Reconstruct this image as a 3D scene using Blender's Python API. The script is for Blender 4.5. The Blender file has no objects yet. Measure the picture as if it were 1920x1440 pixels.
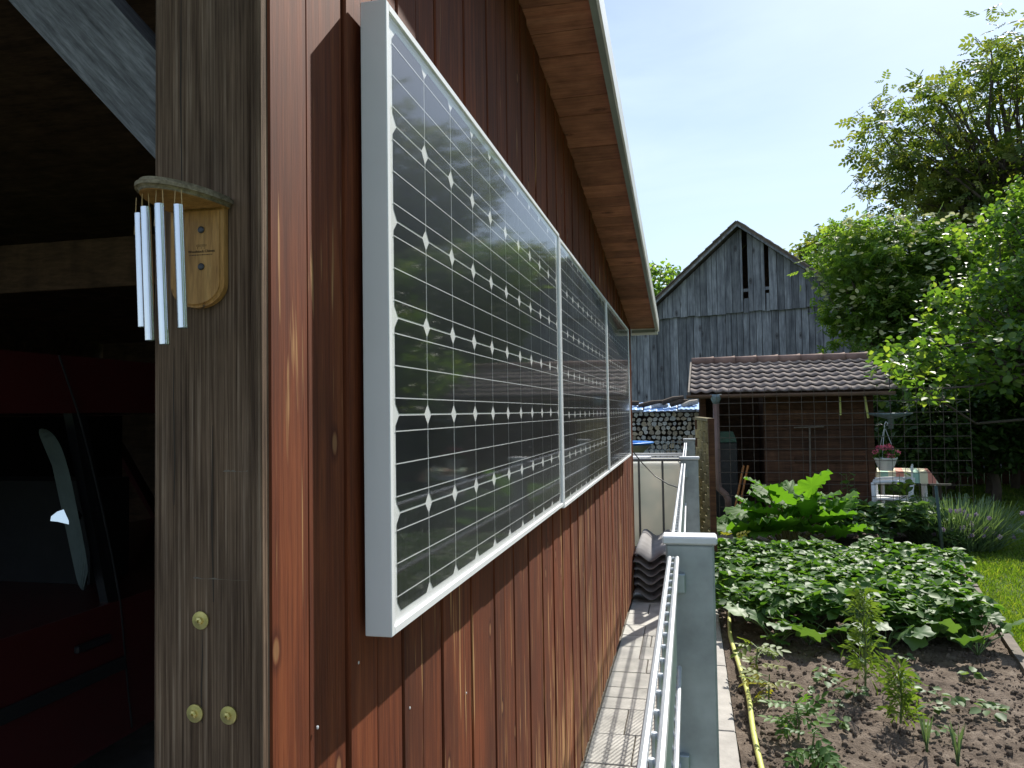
import bpy, bmesh, math, random
import numpy as np
from mathutils import Vector, Matrix, Euler
R = math.radians
random.seed(11); rng = np.random.default_rng(7)
scene = bpy.context.scene
COL = scene.collection

# ------------------------------------------------------------------ camera, sky, sun, exposure
H = 1.63
cam = bpy.data.cameras.new('camera'); camo = bpy.data.objects.new('camera', cam); COL.objects.link(camo)
cam.sensor_width = 36; cam.lens = 1450 / 1920 * 36; cam.clip_start = .02; cam.clip_end = 3000
# rows: world X,Y,Z expressed in image axes (right, down, forward)
vp = Vector(((1292 - 960) / 1450, (769 - 720) / 1450, 1)).normalized()
up = Vector((-.024, -1, 0)); zc = (up - vp * up.dot(vp)).normalized(); xc = vp.cross(zc)
right = Vector((xc[0], vp[0], zc[0])); down = Vector((xc[1], vp[1], zc[1])); fwd = Vector((xc[2], vp[2], zc[2]))
m = Matrix((right, -down, -fwd)).transposed().to_4x4(); m.translation = (0, 0, H)
camo.matrix_world = m
scene.camera = camo

SUN_EL, SUN_AZ = R(44.0), R(23.0)          # azimuth from +Y towards +X
world = bpy.data.worlds.new('World'); scene.world = world; world.use_nodes = True
wn, wl = world.node_tree.nodes, world.node_tree.links
bg = wn['Background']; bg.inputs['Strength'].default_value = .086
sky = wn.new('ShaderNodeTexSky'); sky.sky_type = 'NISHITA'; sky.sun_disc = False
sky.sun_elevation = SUN_EL; sky.sun_rotation = SUN_AZ; sky.air_density = 1.15; sky.dust_density = .55; sky.ozone_density = 1.6
tc = wn.new('ShaderNodeTexCoord'); mp = wn.new('ShaderNodeMapping'); mp.inputs['Scale'].default_value = (1.2, 1.2, 5.5)
mp.inputs['Rotation'].default_value = (.25, .1, .4)
nz = wn.new('ShaderNodeTexNoise'); nz.inputs['Scale'].default_value = 1.7; nz.inputs['Detail'].default_value = 9; nz.inputs['Roughness'].default_value = .55
nz.inputs['Distortion'].default_value = .5
cr = wn.new('ShaderNodeValToRGB'); cr.color_ramp.elements[0].position = .36; cr.color_ramp.elements[1].position = .74; cr.color_ramp.elements[0].color = (.20, .20, .20, 1)
cr.color_ramp.elements[1].color = (.62, .62, .62, 1)
mx = wn.new('ShaderNodeMixRGB'); mx.inputs['Color2'].default_value = (6.4, 7.7, 10.0, 1)
wl.new(tc.outputs['Generated'], mp.inputs['Vector']); wl.new(mp.outputs['Vector'], nz.inputs['Vector'])
wl.new(nz.outputs['Fac'], cr.inputs['Fac']); wl.new(cr.outputs['Color'], mx.inputs['Fac'])
wl.new(sky.outputs['Color'], mx.inputs['Color1']); wl.new(mx.outputs['Color'], bg.inputs['Color'])

sl = bpy.data.lights.new('sun', 'SUN'); sl.energy = 4.8; sl.angle = R(.53); sl.color = (1, .95, .87)
so = bpy.data.objects.new('sun', sl); COL.objects.link(so)
sd = Vector((math.cos(SUN_EL) * math.sin(SUN_AZ), math.cos(SUN_EL) * math.cos(SUN_AZ), math.sin(SUN_EL)))
so.rotation_euler = sd.to_track_quat('Z', 'Y').to_euler(); so.location = sd * 40
vs = scene.view_settings; vs.view_transform = 'Standard'; vs.look = 'None'; vs.exposure = .72; vs.gamma = 1
scene.cycles.max_bounces = 8; scene.cycles.transparent_max_bounces = 24

# ------------------------------------------------------------------ helpers
def tag(o, label=None, cat=None, group=None, kind=None):
    if label: o['label'] = label
    if cat: o['category'] = cat
    if group: o['group'] = group
    if kind: o['kind'] = kind
    return o
def thing(name, label, cat, loc=(0, 0, 0), rz=0, group=None):
    o = bpy.data.objects.new(name, None); COL.objects.link(o); o.empty_display_size = .1
    o.location = loc; o.rotation_euler = (0, 0, rz); tag(o, label, cat, group); return o
def link(name, me, parent=None, loc=(0, 0, 0), rot=(0, 0, 0), scale=(1, 1, 1)):
    o = bpy.data.objects.new(name, me); COL.objects.link(o); o.parent = parent
    o.location = loc; o.rotation_euler = rot; o.scale = scale; return o
def copy_tree(o, parent=None, kids=None):
    c = o.copy(); COL.objects.link(c); c.parent = parent
    for ch in KIDS(o): copy_tree(ch, c)
    return c
def KIDS(o): return list(o.children)

class MB:
    def __init__(s): s.v = []; s.f = []; s.off = Vector((0, 0, 0))
    def add(s, vs_, fs):
        n = len(s.v); s.v += [tuple(Vector(p) - s.off) for p in vs_]; s.f += [tuple(i + n for i in f) for f in fs]; return s
    def box(s, a, b, rot=None, ctr=None):
        x0, y0, z0 = a; x1, y1, z1 = b
        vv = [Vector(p) for p in ((x0,y0,z0),(x1,y0,z0),(x1,y1,z0),(x0,y1,z0),(x0,y0,z1),(x1,y0,z1),(x1,y1,z1),(x0,y1,z1))]
        if rot is not None:
            c = Vector(ctr) if ctr else sum(vv, Vector()) / 8
            vv = [rot @ (p - c) + c for p in vv]
        return s.add(vv, [(0,3,2,1),(4,5,6,7),(0,1,5,4),(1,2,6,5),(2,3,7,6),(3,0,4,7)])
    def cbox(s, a, b, c=.003):           # box with chamfered long and short edges
        lo = Vector(a); hi = Vector(b); vv = []; idx = {}
        for i in (0, 1):
            for j in (0, 1):
                for k in (0, 1):
                    for ax in range(3):
                        p = [(lo, hi)[(i, j, k)[q]][q] + (0 if q == ax else (c if (i, j, k)[q] == 0 else -c)) for q in range(3)]
                        idx[(i, j, k, ax)] = len(vv); vv.append(p)
        f = []
        for ax in range(3):
            o1, o2 = (ax + 1) % 3, (ax + 2) % 3
            for s_ in (0, 1):
                def key(u, w):
                    t = [0, 0, 0]; t[ax] = s_; t[o1] = u; t[o2] = w; return idx[(*t, ax)]
                q = [key(0, 0), key(1, 0), key(1, 1), key(0, 1)]; f.append(q if s_ else q[::-1])
            for u in (0, 1):             # edge along ax
                for w in (0, 1):
                    def k2(e, which):
                        t = [0, 0, 0]; t[ax] = e; t[o1] = u; t[o2] = w; return idx[(*t, which)]
                    q = [k2(0, o1), k2(1, o1), k2(1, o2), k2(0, o2)]
                    f.append(q if (u ^ w) else q[::-1])
        for i in (0, 1):
            for j in (0, 1):
                for k in (0, 1): 
                    q = [idx[(i, j, k, a_)] for a_ in range(3)]; f.append(q if (i + j + k) % 2 else q[::-1])
        return s.add(vv, f)
    def tube(s, pts, r, n=6, cap=True):
        pts = [Vector(p) for p in pts]; N = len(pts)
        rr = r if isinstance(r, (list, tuple)) else [r] * N
        d0 = (pts[1] - pts[0]).normalized(); a = d0.orthogonal().normalized(); vv = []; f = []
        for i, p in enumerate(pts):
            d = (pts[min(i + 1, N - 1)] - pts[max(i - 1, 0)]).normalized()
            a = (a - d * a.dot(d)); a = a.normalized() if a.length > 1e-6 else d.orthogonal().normalized(); b = d.cross(a)
            for k in range(n):
                t = 2 * math.pi * k / n; vv.append(p + (a * math.cos(t) + b * math.sin(t)) * rr[i])
        for i in range(N - 1):
            for k in range(n): f.append((i*n+k, i*n+(k+1)%n, (i+1)*n+(k+1)%n, (i+1)*n+k))
        if cap: f.append(tuple(range(n))[::-1]); f.append(tuple((N-1)*n+k for k in range(n)))
        return s.add(vv, f)
    def lathe(s, prof, n=24, c=(0, 0, 0), sx=1, sy=1, cap=True):
        vv = []; f = []
        for (r, z) in prof:
            for k in range(n):
                t = 2*math.pi*k/n; vv.append((c[0]+r*math.cos(t)*sx, c[1]+r*math.sin(t)*sy, c[2]+z))
        for i in range(len(prof)-1):
            for k in range(n): f.append((i*n+k, i*n+(k+1)%n, (i+1)*n+(k+1)%n, (i+1)*n+k))
        if cap: f.append(tuple(range(n))[::-1]); f.append(tuple((len(prof)-1)*n+k for k in range(n)))
        return s.add(vv, f)
    def prism(s, poly, a, b):            # poly: list of 3D points, extruded from offset a to offset b
        n = len(poly); A = Vector(a); B = Vector(b)
        vv = [Vector(p)+A for p in poly] + [Vector(p)+B for p in poly]
        return s.add(vv, [tuple(range(n))[::-1], tuple(range(n, 2*n))] + [(i, (i+1)%n, n+(i+1)%n, n+i) for i in range(n)])
    def mesh(s, name, mat, smooth=False, fix=True):
        me = bpy.data.meshes.new(name); me.from_pydata(s.v, [], s.f)
        if fix:
            bm = bmesh.new(); bm.from_mesh(me); bmesh.ops.recalc_face_normals(bm, faces=bm.faces); bm.to_mesh(me); bm.free()
        if smooth: me.polygons.foreach_set('use_smooth', [True]*len(me.polygons))
        me.materials.append(mat); me.update(); return me
    def build(s, name, mat, parent=None, smooth=False, loc=(0,0,0), fix=True):
        return link(name, s.mesh(name, mat, smooth, fix), parent, loc)
def mbw(parent): b = MB(); b.off = Vector(parent.location); return b     # give world coordinates under an unrotated thing

def npmesh(name, V, F, mat, rnd=None, smooth=False):
    """V (n,3) array, F (m,k) int array of equal sized faces; rnd one float for each vertex"""
    me = bpy.data.meshes.new(name); V = np.asarray(V, np.float32); F = np.asarray(F, np.int32); k = F.shape[1]
    me.vertices.add(len(V)); me.vertices.foreach_set('co', V.ravel())
    me.loops.add(F.size); me.loops.foreach_set('vertex_index', F.ravel())
    me.polygons.add(len(F)); me.polygons.foreach_set('loop_start', np.arange(0, F.size, k, dtype=np.int32))
    if smooth: me.polygons.foreach_set('use_smooth', np.ones(len(F), bool))
    me.update(calc_edges=True)
    if rnd is not None:
        at = me.attributes.new('rnd', 'FLOAT', 'POINT'); at.data.foreach_set('value', np.asarray(rnd, np.float32))
    me.materials.append(mat); return me
def rotmats(yaw, pitch, roll):
    cy, sy, cp, sp, cr_, sr = np.cos(yaw), np.sin(yaw), np.cos(pitch), np.sin(pitch), np.cos(roll), np.sin(roll)
    Z = np.zeros((len(yaw),3,3)); Xm = Z.copy(); Ym = Z.copy()
    Z[:,0,0]=cy; Z[:,0,1]=-sy; Z[:,1,0]=sy; Z[:,1,1]=cy; Z[:,2,2]=1
    Xm[:,0,0]=1; Xm[:,1,1]=cp; Xm[:,1,2]=-sp; Xm[:,2,1]=sp; Xm[:,2,2]=cp
    Ym[:,1,1]=1; Ym[:,0,0]=cr_; Ym[:,0,2]=sr; Ym[:,2,0]=-sr; Ym[:,2,2]=cr_
    return Z @ Xm @ Ym
def scatter(tv, tf, pos, rots, size):
    """copies of a template merged: returns V, F, per-vertex random"""
    tv = np.asarray(tv, float); tf = np.asarray(tf, int); n = len(pos)
    V = np.einsum('nij,kj->nki', rots, tv) * np.asarray(size).reshape(n,1,1) + np.asarray(pos)[:,None,:]
    F = tf[None] + (np.arange(n)*len(tv))[:,None,None]
    return V.reshape(-1,3), F.reshape(-1, tf.shape[1]), np.repeat(rng.random(n), len(tv))
def join(parts):
    Vs, Fs, Rs = [], [], []; o = 0
    for V, F, r in parts: Vs.append(V); Fs.append(F+o); Rs.append(r); o += len(V)
    return np.concatenate(Vs), np.concatenate(Fs), np.concatenate(Rs)
LEAF_V = [(0,0,0),(.27,.33,.07),(.22,.68,.06),(0,1,-.06),(-.22,.68,.06),(-.27,.33,.07)]
LEAF_F = [(0,1,2,3),(0,3,4,5)]
ROUND_V = [(0,0,0),(.36,.22,.09),(.4,.6,.1),(0,1,-.08),(-.4,.6,.1),(-.36,.22,.09)]

# ------------------------------------------------------------------ materials
def newmat(name):
    m_ = bpy.data.materials.new(name); m_.use_nodes = True; nt = m_.node_tree; return m_, nt, nt.nodes['Principled BSDF']
def N(nt, t, **kw):
    n = nt.nodes.new(t)
    for k, v in kw.items():
        if k in n.inputs: n.inputs[k].default_value = v
        else: setattr(n, k, v)
    return n
def ramp(nt, stops):
    c = nt.nodes.new('ShaderNodeValToRGB'); e = c.color_ramp.elements
    while len(e) < len(stops): e.new(.5)
    for i, (p, col) in enumerate(stops): e[i].position = p; e[i].color = (*col, 1) if len(col) == 3 else col
    return c
def mixc(nt, fac, a, b, mode='MIX'):
    x = nt.nodes.new('ShaderNodeMixRGB'); x.blend_type = mode
    for i, q in ((0, fac), (1, a), (2, b)):
        if hasattr(q, 'links'): nt.links.new(q, x.inputs[i])
        else: x.inputs[i].default_value = q if i == 0 else (*q, 1)
    return x.outputs[0]
def bump(nt, bs, h, strength, dist):
    b = N(nt, 'ShaderNodeBump', Strength=strength, Distance=dist); nt.links.new(h, b.inputs['Height']); nt.links.new(b.outputs['Normal'], bs.inputs['Normal'])
def coords(nt, scale, obj=False, rnd=0.0):
    """world position (or object coordinates), shifted for each object, scaled"""
    if obj: src = N(nt, 'ShaderNodeTexCoord').outputs['Object']
    else: src = N(nt, 'ShaderNodeNewGeometry').outputs['Position']
    if rnd:
        oi = N(nt, 'ShaderNodeObjectInfo'); mu = N(nt, 'ShaderNodeVectorMath', operation='SCALE')
        cmb = N(nt, 'ShaderNodeCombineXYZ'); cmb.inputs[0].default_value = 3.1; cmb.inputs[1].default_value = 5.7; cmb.inputs[2].default_value = 9.3
        nt.links.new(cmb.outputs[0], mu.inputs[0]); ml = N(nt, 'ShaderNodeMath', operation='MULTIPLY'); ml.inputs[1].default_value = rnd
        nt.links.new(oi.outputs['Random'], ml.inputs[0]); nt.links.new(ml.outputs[0], mu.inputs['Scale'])
        ad = N(nt, 'ShaderNodeVectorMath', operation='ADD'); nt.links.new(src, ad.inputs[0]); nt.links.new(mu.outputs[0], ad.inputs[1]); src = ad.outputs[0]
    mp_ = N(nt, 'ShaderNodeMapping'); mp_.inputs['Scale'].default_value = scale; nt.links.new(src, mp_.inputs['Vector']); return mp_.outputs[0]
def noise(nt, vec, scale, detail=4, rough=.55, dist=0.0):
    n = N(nt, 'ShaderNodeTexNoise', Scale=scale, Detail=detail, Roughness=rough, Distortion=dist); nt.links.new(vec, n.inputs['Vector']); return n.outputs['Fac']
def plain(name, col, rough=.6, metal=0, var=.18, scale=14, bmp=.15, spec=.5, coat=0):
    m_, nt, bs = newmat(name); v = coords(nt, (1,1,1), rnd=7)
    n1 = noise(nt, v, scale, 5); c = ramp(nt, [(.3, tuple(q*(1-var) for q in col)), (.7, tuple(min(1, q*(1+var)) for q in col))])
    nt.links.new(n1, c.inputs[0]); nt.links.new(c.outputs[0], bs.inputs['Base Color'])
    bs.inputs['Roughness'].default_value = rough; bs.inputs['Metallic'].default_value = metal; bs.inputs['Specular IOR Level'].default_value = spec
    bs.inputs['Coat Weight'].default_value = coat
    if bmp: bump(nt, bs, noise(nt, v, scale*6, 3), bmp, .004)
    return m_
def wood(name, stops, grain=(40, 40, 1.6), rough=.75, bmp=.4, bdist=.002, wear=None, knots=None, objvar=.25, spec=.25, obj=False, mott=(7, 2.4)):
    """grain runs along the axis with the small scale; wear = (colour, amount, zlo, zhi)"""
    m_, nt, bs = newmat(name); v = coords(nt, grain, obj=obj, rnd=11)
    g = noise(nt, v, 1.6, 7, .62, .25); g2 = noise(nt, v, 7.0, 3, .6)
    c = ramp(nt, stops); nt.links.new(g, c.inputs[0]); col = c.outputs[0]
    oi = N(nt, 'ShaderNodeObjectInfo'); rv = ramp(nt, [(0, (1-objvar,)*3), (1, (1+objvar*.6,)*3)]); nt.links.new(oi.outputs['Random'], rv.inputs[0])
    col = mixc(nt, 1.0, col, rv.outputs[0], 'MULTIPLY')
    fine = ramp(nt, [(.35, (.72,)*3), (.6, (1.08,)*3)]); nt.links.new(g2, fine.inputs[0]); col = mixc(nt, .75, col, fine.outputs[0], 'MULTIPLY')
    mo = ramp(nt, [(.3, (.62,.60,.60)), (.7, (1.30,1.27,1.22))]); nt.links.new(noise(nt, coords(nt, (mott[0], mott[0], mott[1]), obj=obj, rnd=2), 1.0, 5, .6), mo.inputs[0]); col = mixc(nt, .9, col, mo.outputs[0], 'MULTIPLY')
    if knots:
        kv = N(nt, 'ShaderNodeTexVoronoi', Scale=1.0); kv.voronoi_dimensions = '2D'
        ks = N(nt, 'ShaderNodeSeparateXYZ'); nt.links.new(coords(nt, (1,1,1), obj=obj, rnd=5), ks.inputs[0]); kc = N(nt, 'ShaderNodeCombineXYZ')
        a1 = N(nt, 'ShaderNodeMath', operation='ADD'); nt.links.new(ks.outputs[0], a1.inputs[0]); nt.links.new(ks.outputs[1], a1.inputs[1])
        for src_, sc_, k_ in ((a1.outputs[0] if knots[2] == 'v' else ks.outputs[1], knots[1][0], 0), (ks.outputs[2] if knots[2] == 'v' else ks.outputs[0], knots[1][1], 1)):
            m1 = N(nt, 'ShaderNodeMath', operation='MULTIPLY'); m1.inputs[1].default_value = sc_; nt.links.new(src_, m1.inputs[0]); nt.links.new(m1.outputs[0], kc.inputs[k_])
        nt.links.new(kc.outputs[0], kv.inputs['Vector'])
        kr = ramp(nt, [(.045, (1,1,1)), (.075, (.0,.0,.0))]); nt.links.new(kv.outputs['Distance'], kr.inputs[0])
        ko = ramp(nt, [(.06, (1,1,1)), (.085, (.55,.48,.45)), (.15, (1,1,1))]); nt.links.new(kv.outputs['Distance'], ko.inputs[0])
        sr_ = N(nt, 'ShaderNodeSeparateColor'); nt.links.new(kv.outputs['Color'], sr_.inputs[0]); gt = N(nt, 'ShaderNodeMath', operation='GREATER_THAN'); gt.inputs[1].default_value = .84; nt.links.new(sr_.outputs[0], gt.inputs[0])
        kf = N(nt, 'ShaderNodeMath', operation='MULTIPLY'); nt.links.new(gt.outputs[0], kf.inputs[0]); nt.links.new(kr.outputs[0], kf.inputs[1])
        col = mixc(nt, gt.outputs[0], col, mixc(nt, 1, col, ko.outputs[0], 'MULTIPLY')); col = mixc(nt, kf.outputs[0], col, knots[0])
    if wear:
        wcol, amt, zlo, zhi = wear
        wv = coords(nt, (55, 55, 2.4) if not isinstance(wear, dict) else grain, obj=obj, rnd=3)
        wn_ = noise(nt, wv, 1.0, 3, .55, .3); big = noise(nt, coords(nt, (2.2, 2.2, 1.4)), 1.0, 3)
        sp = N(nt, 'ShaderNodeSeparateXYZ'); nt.links.new(N(nt, 'ShaderNodeNewGeometry').outputs['Position'], sp.inputs[0])
        mr = N(nt, 'ShaderNodeMapRange'); mr.inputs['From Min'].default_value = zlo; mr.inputs['From Max'].default_value = zhi
        mr.inputs['To Min'].default_value = amt; mr.inputs['To Max'].default_value = -.06; nt.links.new(sp.outputs['Z'], mr.inputs['Value'])
        s1 = N(nt, 'ShaderNodeMath', operation='ADD'); nt.links.new(wn_, s1.inputs[0]); nt.links.new(mr.outputs[0], s1.inputs[1])
        s2 = N(nt, 'ShaderNodeMath', operation='MULTIPLY_ADD'); s2.inputs[1].default_value = .35; nt.links.new(big, s2.inputs[0]); nt.links.new(s1.outputs[0], s2.inputs[2])
        wr = ramp(nt, [(.785, (0,0,0)), (.855, (.8,.8,.8))]); nt.links.new(s2.outputs[0], wr.inputs[0]); col = mixc(nt, wr.outputs[0], col, wcol)
    nt.links.new(col, bs.inputs['Base Color']); bs.inputs['Roughness'].default_value = rough; bs.inputs['Specular IOR Level'].default_value = spec
    if bmp: bump(nt, bs, mixc(nt, .5, g, g2), bmp, bdist)
    return m_
def leafmat(name, stops, trans=.35, rough=.42, spec=.5, tcol=None):
    m_, nt, bs = newmat(name); at = N(nt, 'ShaderNodeAttribute', attribute_name='rnd')
    c = ramp(nt, stops); nt.links.new(at.outputs['Fac'], c.inputs[0]); col = c.outputs[0]
    n1 = noise(nt, coords(nt, (1,1,1)), 3.0, 2); cc = ramp(nt, [(.3, (.8,.85,.8)), (.7, (1.15,1.1,1.0))]); nt.links.new(n1, cc.inputs[0])
    col = mixc(nt, 1, col, cc.outputs[0], 'MULTIPLY')
    nt.links.new(col, bs.inputs['Base Color']); bs.inputs['Roughness'].default_value = rough; bs.inputs['Specular IOR Level'].default_value = spec
    tr = N(nt, 'ShaderNodeBsdfTranslucent'); tw = mixc(nt, 1, col, tcol or (1.5, 1.5, .55), 'MULTIPLY'); nt.links.new(tw, tr.inputs['Color'])
    ms = N(nt, 'ShaderNodeMixShader'); ms.inputs[0].default_value = trans
    nt.links.new(bs.outputs[0], ms.inputs[1]); nt.links.new(tr.outputs[0], ms.inputs[2]); nt.links.new(ms.outputs[0], nt.nodes['Material Output'].inputs['Surface'])
    return m_
def glass(name, tint=(1,1,1), rough=.02, ior=1.5):
    m_, nt, bs = newmat(name); nt.nodes.remove(bs)
    gl = N(nt, 'ShaderNodeBsdfGlossy', Roughness=rough); tr = N(nt, 'ShaderNodeBsdfTransparent'); tr.inputs[0].default_value = (*tint, 1)
    fr = N(nt, 'ShaderNodeFresnel', IOR=ior); ms = N(nt, 'ShaderNodeMixShader')
    geo = N(nt, 'ShaderNodeNewGeometry'); iv = N(nt, 'ShaderNodeMapRange'); iv.inputs['To Min'].default_value = ior; iv.inputs['To Max'].default_value = 1/ior; nt.links.new(geo.outputs['Backfacing'], iv.inputs['Value']); nt.links.new(iv.outputs[0], fr.inputs['IOR'])
    nt.links.new(fr.outputs[0], ms.inputs[0]); nt.links.new(tr.outputs[0], ms.inputs[1]); nt.links.new(gl.outputs[0], ms.inputs[2])
    nt.links.new(ms.outputs[0], nt.nodes['Material Output'].inputs['Surface']); return m_

M = {}
M['redplank'] = wood('red_stained_wood', [(.25, (.078,.0165,.0055)), (.5, (.140,.034,.0105)), (.75, (.215,.062,.021))], (38, 38, 1.2),
                     wear=((.46,.26,.11), .075, .2, 1.5), knots=((.24,.115,.05), (8.7, 4.2), 'v'), bmp=.5)
M['soffit'] = wood('soffit_wood', [(.25, (.27,.105,.062)), (.55, (.38,.165,.10)), (.8, (.47,.22,.14))], (1.5, 30, 30), knots=((.12,.05,.03), (6.9, 3.2), 'h'), objvar=.3, bmp=.25)
M['post'] = wood('weathered_dark_wood', [(.26, (.020,.012,.0075)), (.40, (.085,.052,.033)), (.56, (.17,.113,.076)), (.80, (.36,.275,.21))], (170, 170, 2.2), rough=.9, bmp=.8, bdist=.002, mott=(16, 5),
                 knots=((.05,.025,.02), (7, 2.2), 'v'))
M['brace'] = wood('weathered_grey_wood', [(.25, (.06,.06,.062)), (.5, (.17,.175,.185)), (.8, (.33,.34,.36))], (7, 75, 75), rough=.9, bmp=.8, bdist=.003, obj=True)
M['darkwood'] = wood('dark_roof_wood', [(.3, (.06,.035,.022)), (.7, (.14,.08,.05))], (3, 14, 14), rough=.85)
M['barn'] = wood('silver_grey_barn_wood', [(.2, (.09,.093,.105)), (.42, (.19,.197,.22)), (.65, (.30,.31,.335)), (.85, (.42,.43,.455))], (9, 9, .5), rough=.95, bmp=.6, bdist=.01, objvar=.4,
                 knots=((.05,.05,.055), (4.2, 1.3), 'v'))
M['shedwood'] = wood('brown_shed_wood', [(.25, (.045,.022,.013)), (.6, (.095,.047,.026)), (.85, (.15,.075,.04))], (1.2, 1.2, 24), rough=.8, objvar=.3)
M['chimewood'] = wood('honey_wood', [(.25, (.30,.15,.045)), (.55, (.48,.26,.085)), (.8, (.58,.35,.13))], (60, 60, 6), rough=.5, bmp=.15, bdist=.0008, objvar=0, knots=((.07,.05,.03), (45, 22), 'v'))
M['chimetop'] = wood('mossy_wood', [(.25, (.075,.06,.04)), (.5, (.20,.165,.11)), (.8, (.34,.29,.21))], (30, 60, 60), rough=.75, bmp=.3, bdist=.001, objvar=0)
M['screenwood'] = wood('green_wicker_wood', [(.25, (.10,.085,.035)), (.6, (.24,.205,.09)), (.85, (.38,.33,.17))], (6, 6, 20), rough=.8)
M['alu'] = plain('white_anodised_frame', (.78,.79,.80), .38, .0, .03, 6, .03)
M['back'] = plain('white_backsheet', (.88,.88,.87), .6, 0, .02, 5, 0)
M['busbar'] = plain('silver_ribbon', (.78,.79,.80), .4, .0, .05, 30, 0)
m_, nt, bs = newmat('monocrystalline_cell'); v = coords(nt, (1,1,1), rnd=4)
oi = N(nt, 'ShaderNodeObjectInfo'); c = ramp(nt, [(0, (.003,.004,.008)), (1, (.006,.0075,.014))]); nt.links.new(oi.outputs['Random'], c.inputs[0]); nt.links.new(c.outputs[0], bs.inputs['Base Color'])
bs.inputs['Roughness'].default_value = .35; bs.inputs['Specular IOR Level'].default_value = .3; M['cell'] = m_
# solar glass: smooth pane with faint dust film
m_, nt, bs = newmat('solar_glass'); nt.nodes.remove(bs)
gl = N(nt, 'ShaderNodeBsdfGlossy', Roughness=.05); tr = N(nt, 'ShaderNodeBsdfTransparent'); tr.inputs[0].default_value = (.98,.985,.985,1)
fr = N(nt, 'ShaderNodeFresnel', IOR=1.6); ms = N(nt, 'ShaderNodeMixShader'); ior = 1.6
geo = N(nt, 'ShaderNodeNewGeometry'); iv = N(nt, 'ShaderNodeMapRange'); iv.inputs['To Min'].default_value = ior; iv.inputs['To Max'].default_value = 1/ior; nt.links.new(geo.outputs['Backfacing'], iv.inputs['Value']); nt.links.new(iv.outputs[0], fr.inputs['IOR'])
gl2 = N(nt, 'ShaderNodeBsdfGlossy', Roughness=.36); gm = N(nt, 'ShaderNodeMixShader'); gm.inputs[0].default_value = .15; nt.links.new(gl.outputs[0], gm.inputs[1]); nt.links.new(gl2.outputs[0], gm.inputs[2])
dn = ramp(nt, [(.4, (.001,)*3), (.8, (.02,)*3)]); nt.links.new(noise(nt, coords(nt, (3, 3, .7)), 2.6, 6, .6), dn.inputs[0])
df = N(nt, 'ShaderNodeBsdfDiffuse'); df.inputs[0].default_value = (.45,.47,.50,1); ms2 = N(nt, 'ShaderNodeMixShader')
nt.links.new(fr.outputs[0], ms.inputs[0]); nt.links.new(tr.outputs[0], ms.inputs[1]); nt.links.new(gm.outputs[0], ms.inputs[2])
nt.links.new(dn.outputs[0], ms2.inputs[0]); nt.links.new(ms.outputs[0], ms2.inputs[1]); nt.links.new(df.outputs[0], ms2.inputs[2])
nt.links.new(ms2.outputs[0], nt.nodes['Material Output'].inputs['Surface']); M['pvglass'] = m_
M['galv'] = plain('galvanised_steel', (.34,.40,.43), .42, .75, .22, 9, .05)
M['galvpost'] = plain('coated_grey_post', (.32,.355,.365), .5, .25, .28, 11, .1)
M['capw'] = plain('light_grey_cap', (.62,.64,.66), .45, .1, .06, 20, .03)
M['rod'] = plain('zinc_rod', (.60,.63,.66), .36, .55, .08, 30, .04)
M['black'] = plain('black_plastic', (.02,.02,.022), .45)
M['paver'] = plain('concrete_paver', (.42,.41,.375), .9, 0, .22, 8, .5)
M['sand'] = plain('joint_sand', (.13,.115,.09), 1, 0, .3, 30, .4)
M['kerb'] = plain('concrete_kerb', (.36,.34,.31), .9, 0, .15, 12, .4)
M['metalroof'] = plain('grey_green_flashing', (.20,.235,.21), .5, .35, .15, 6, .05)
M['flashw'] = plain('pale_metal_trim', (.66,.68,.66), .4, .3, .1, 6, .05)
M['tile'] = plain('brown_concrete_tile', (.175,.135,.115), .85, 0, .35, 5, .5)
M['ridgetile'] = plain('red_brown_ridge_tile', (.24,.145,.11), .85, 0, .35, 5, .5)
M['gutter'] = plain('brown_gutter', (.16,.095,.075), .5, 0, .2, 6, .1)
M['copper'] = plain('patinated_funnel', (.17,.22,.24), .6, .2, .4, 16, .2)
M['ibc'] = leafmat('translucent_white_plastic', [(0,(.80,.79,.77)),(1,(.80,.79,.77))], .55, .45, .4, (1,1,1.02))
M['cage'] = plain('grey_cage_steel', (.15,.155,.16), .45, .6, .1, 9, .05)
M['sheet'] = plain('grey_fibre_cement', (.20,.19,.185), .85, 0, .25, 5, .3)
M['bluesheet'] = plain('blue_corrugated_plastic', (.30,.48,.80), .4, 0, .08, 5, .05)
M['bluerim'] = plain('blue_pool_plastic', (.012,.19,.62), .35, 0, .06, 5, .02)
M['tub'] = plain('beige_tub', (.42,.38,.33), .6, 0, .1, 5, .1)
M['bark'] = plain('tree_bark', (.085,.065,.05), .95, 0, .35, 9, .8)
M['logbark'] = plain('log_bark', (.07,.05,.035), .95, 0, .35, 9, .6)
m_, nt, bs = newmat('split_log_face'); oi = N(nt, 'ShaderNodeObjectInfo')
c = ramp(nt, [(0, (.30,.25,.20)), (.3, (.55,.44,.31)), (.55, (.50,.49,.48)), (1, (.68,.64,.58))]); nt.links.new(oi.outputs['Random'], c.inputs[0])
n1 = ramp(nt, [(.3, (.6,)*3), (.7, (1.1,)*3)]); nt.links.new(noise(nt, coords(nt, (1,1,1)), 40, 4), n1.inputs[0])
nt.links.new(mixc(nt, 1, c.outputs[0], n1.outputs[0], 'MULTIPLY'), bs.inputs['Base Color']); bs.inputs['Roughness'].default_value = .9; M['logface'] = m_
M['hose'] = plain('yellow_green_hose', (.55,.58,.16), .4, 0, .1, 20, .05)
M['whiteplastic'] = plain('white_plastic', (.78,.78,.78), .35, 0, .03, 6, 0)
M['pink'] = plain('pink_petals', (.75,.16,.24), .6, 0, .3, 40, 0)
M['stakegreen'] = plain('dark_green_stake', (.025,.06,.055), .45)
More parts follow.
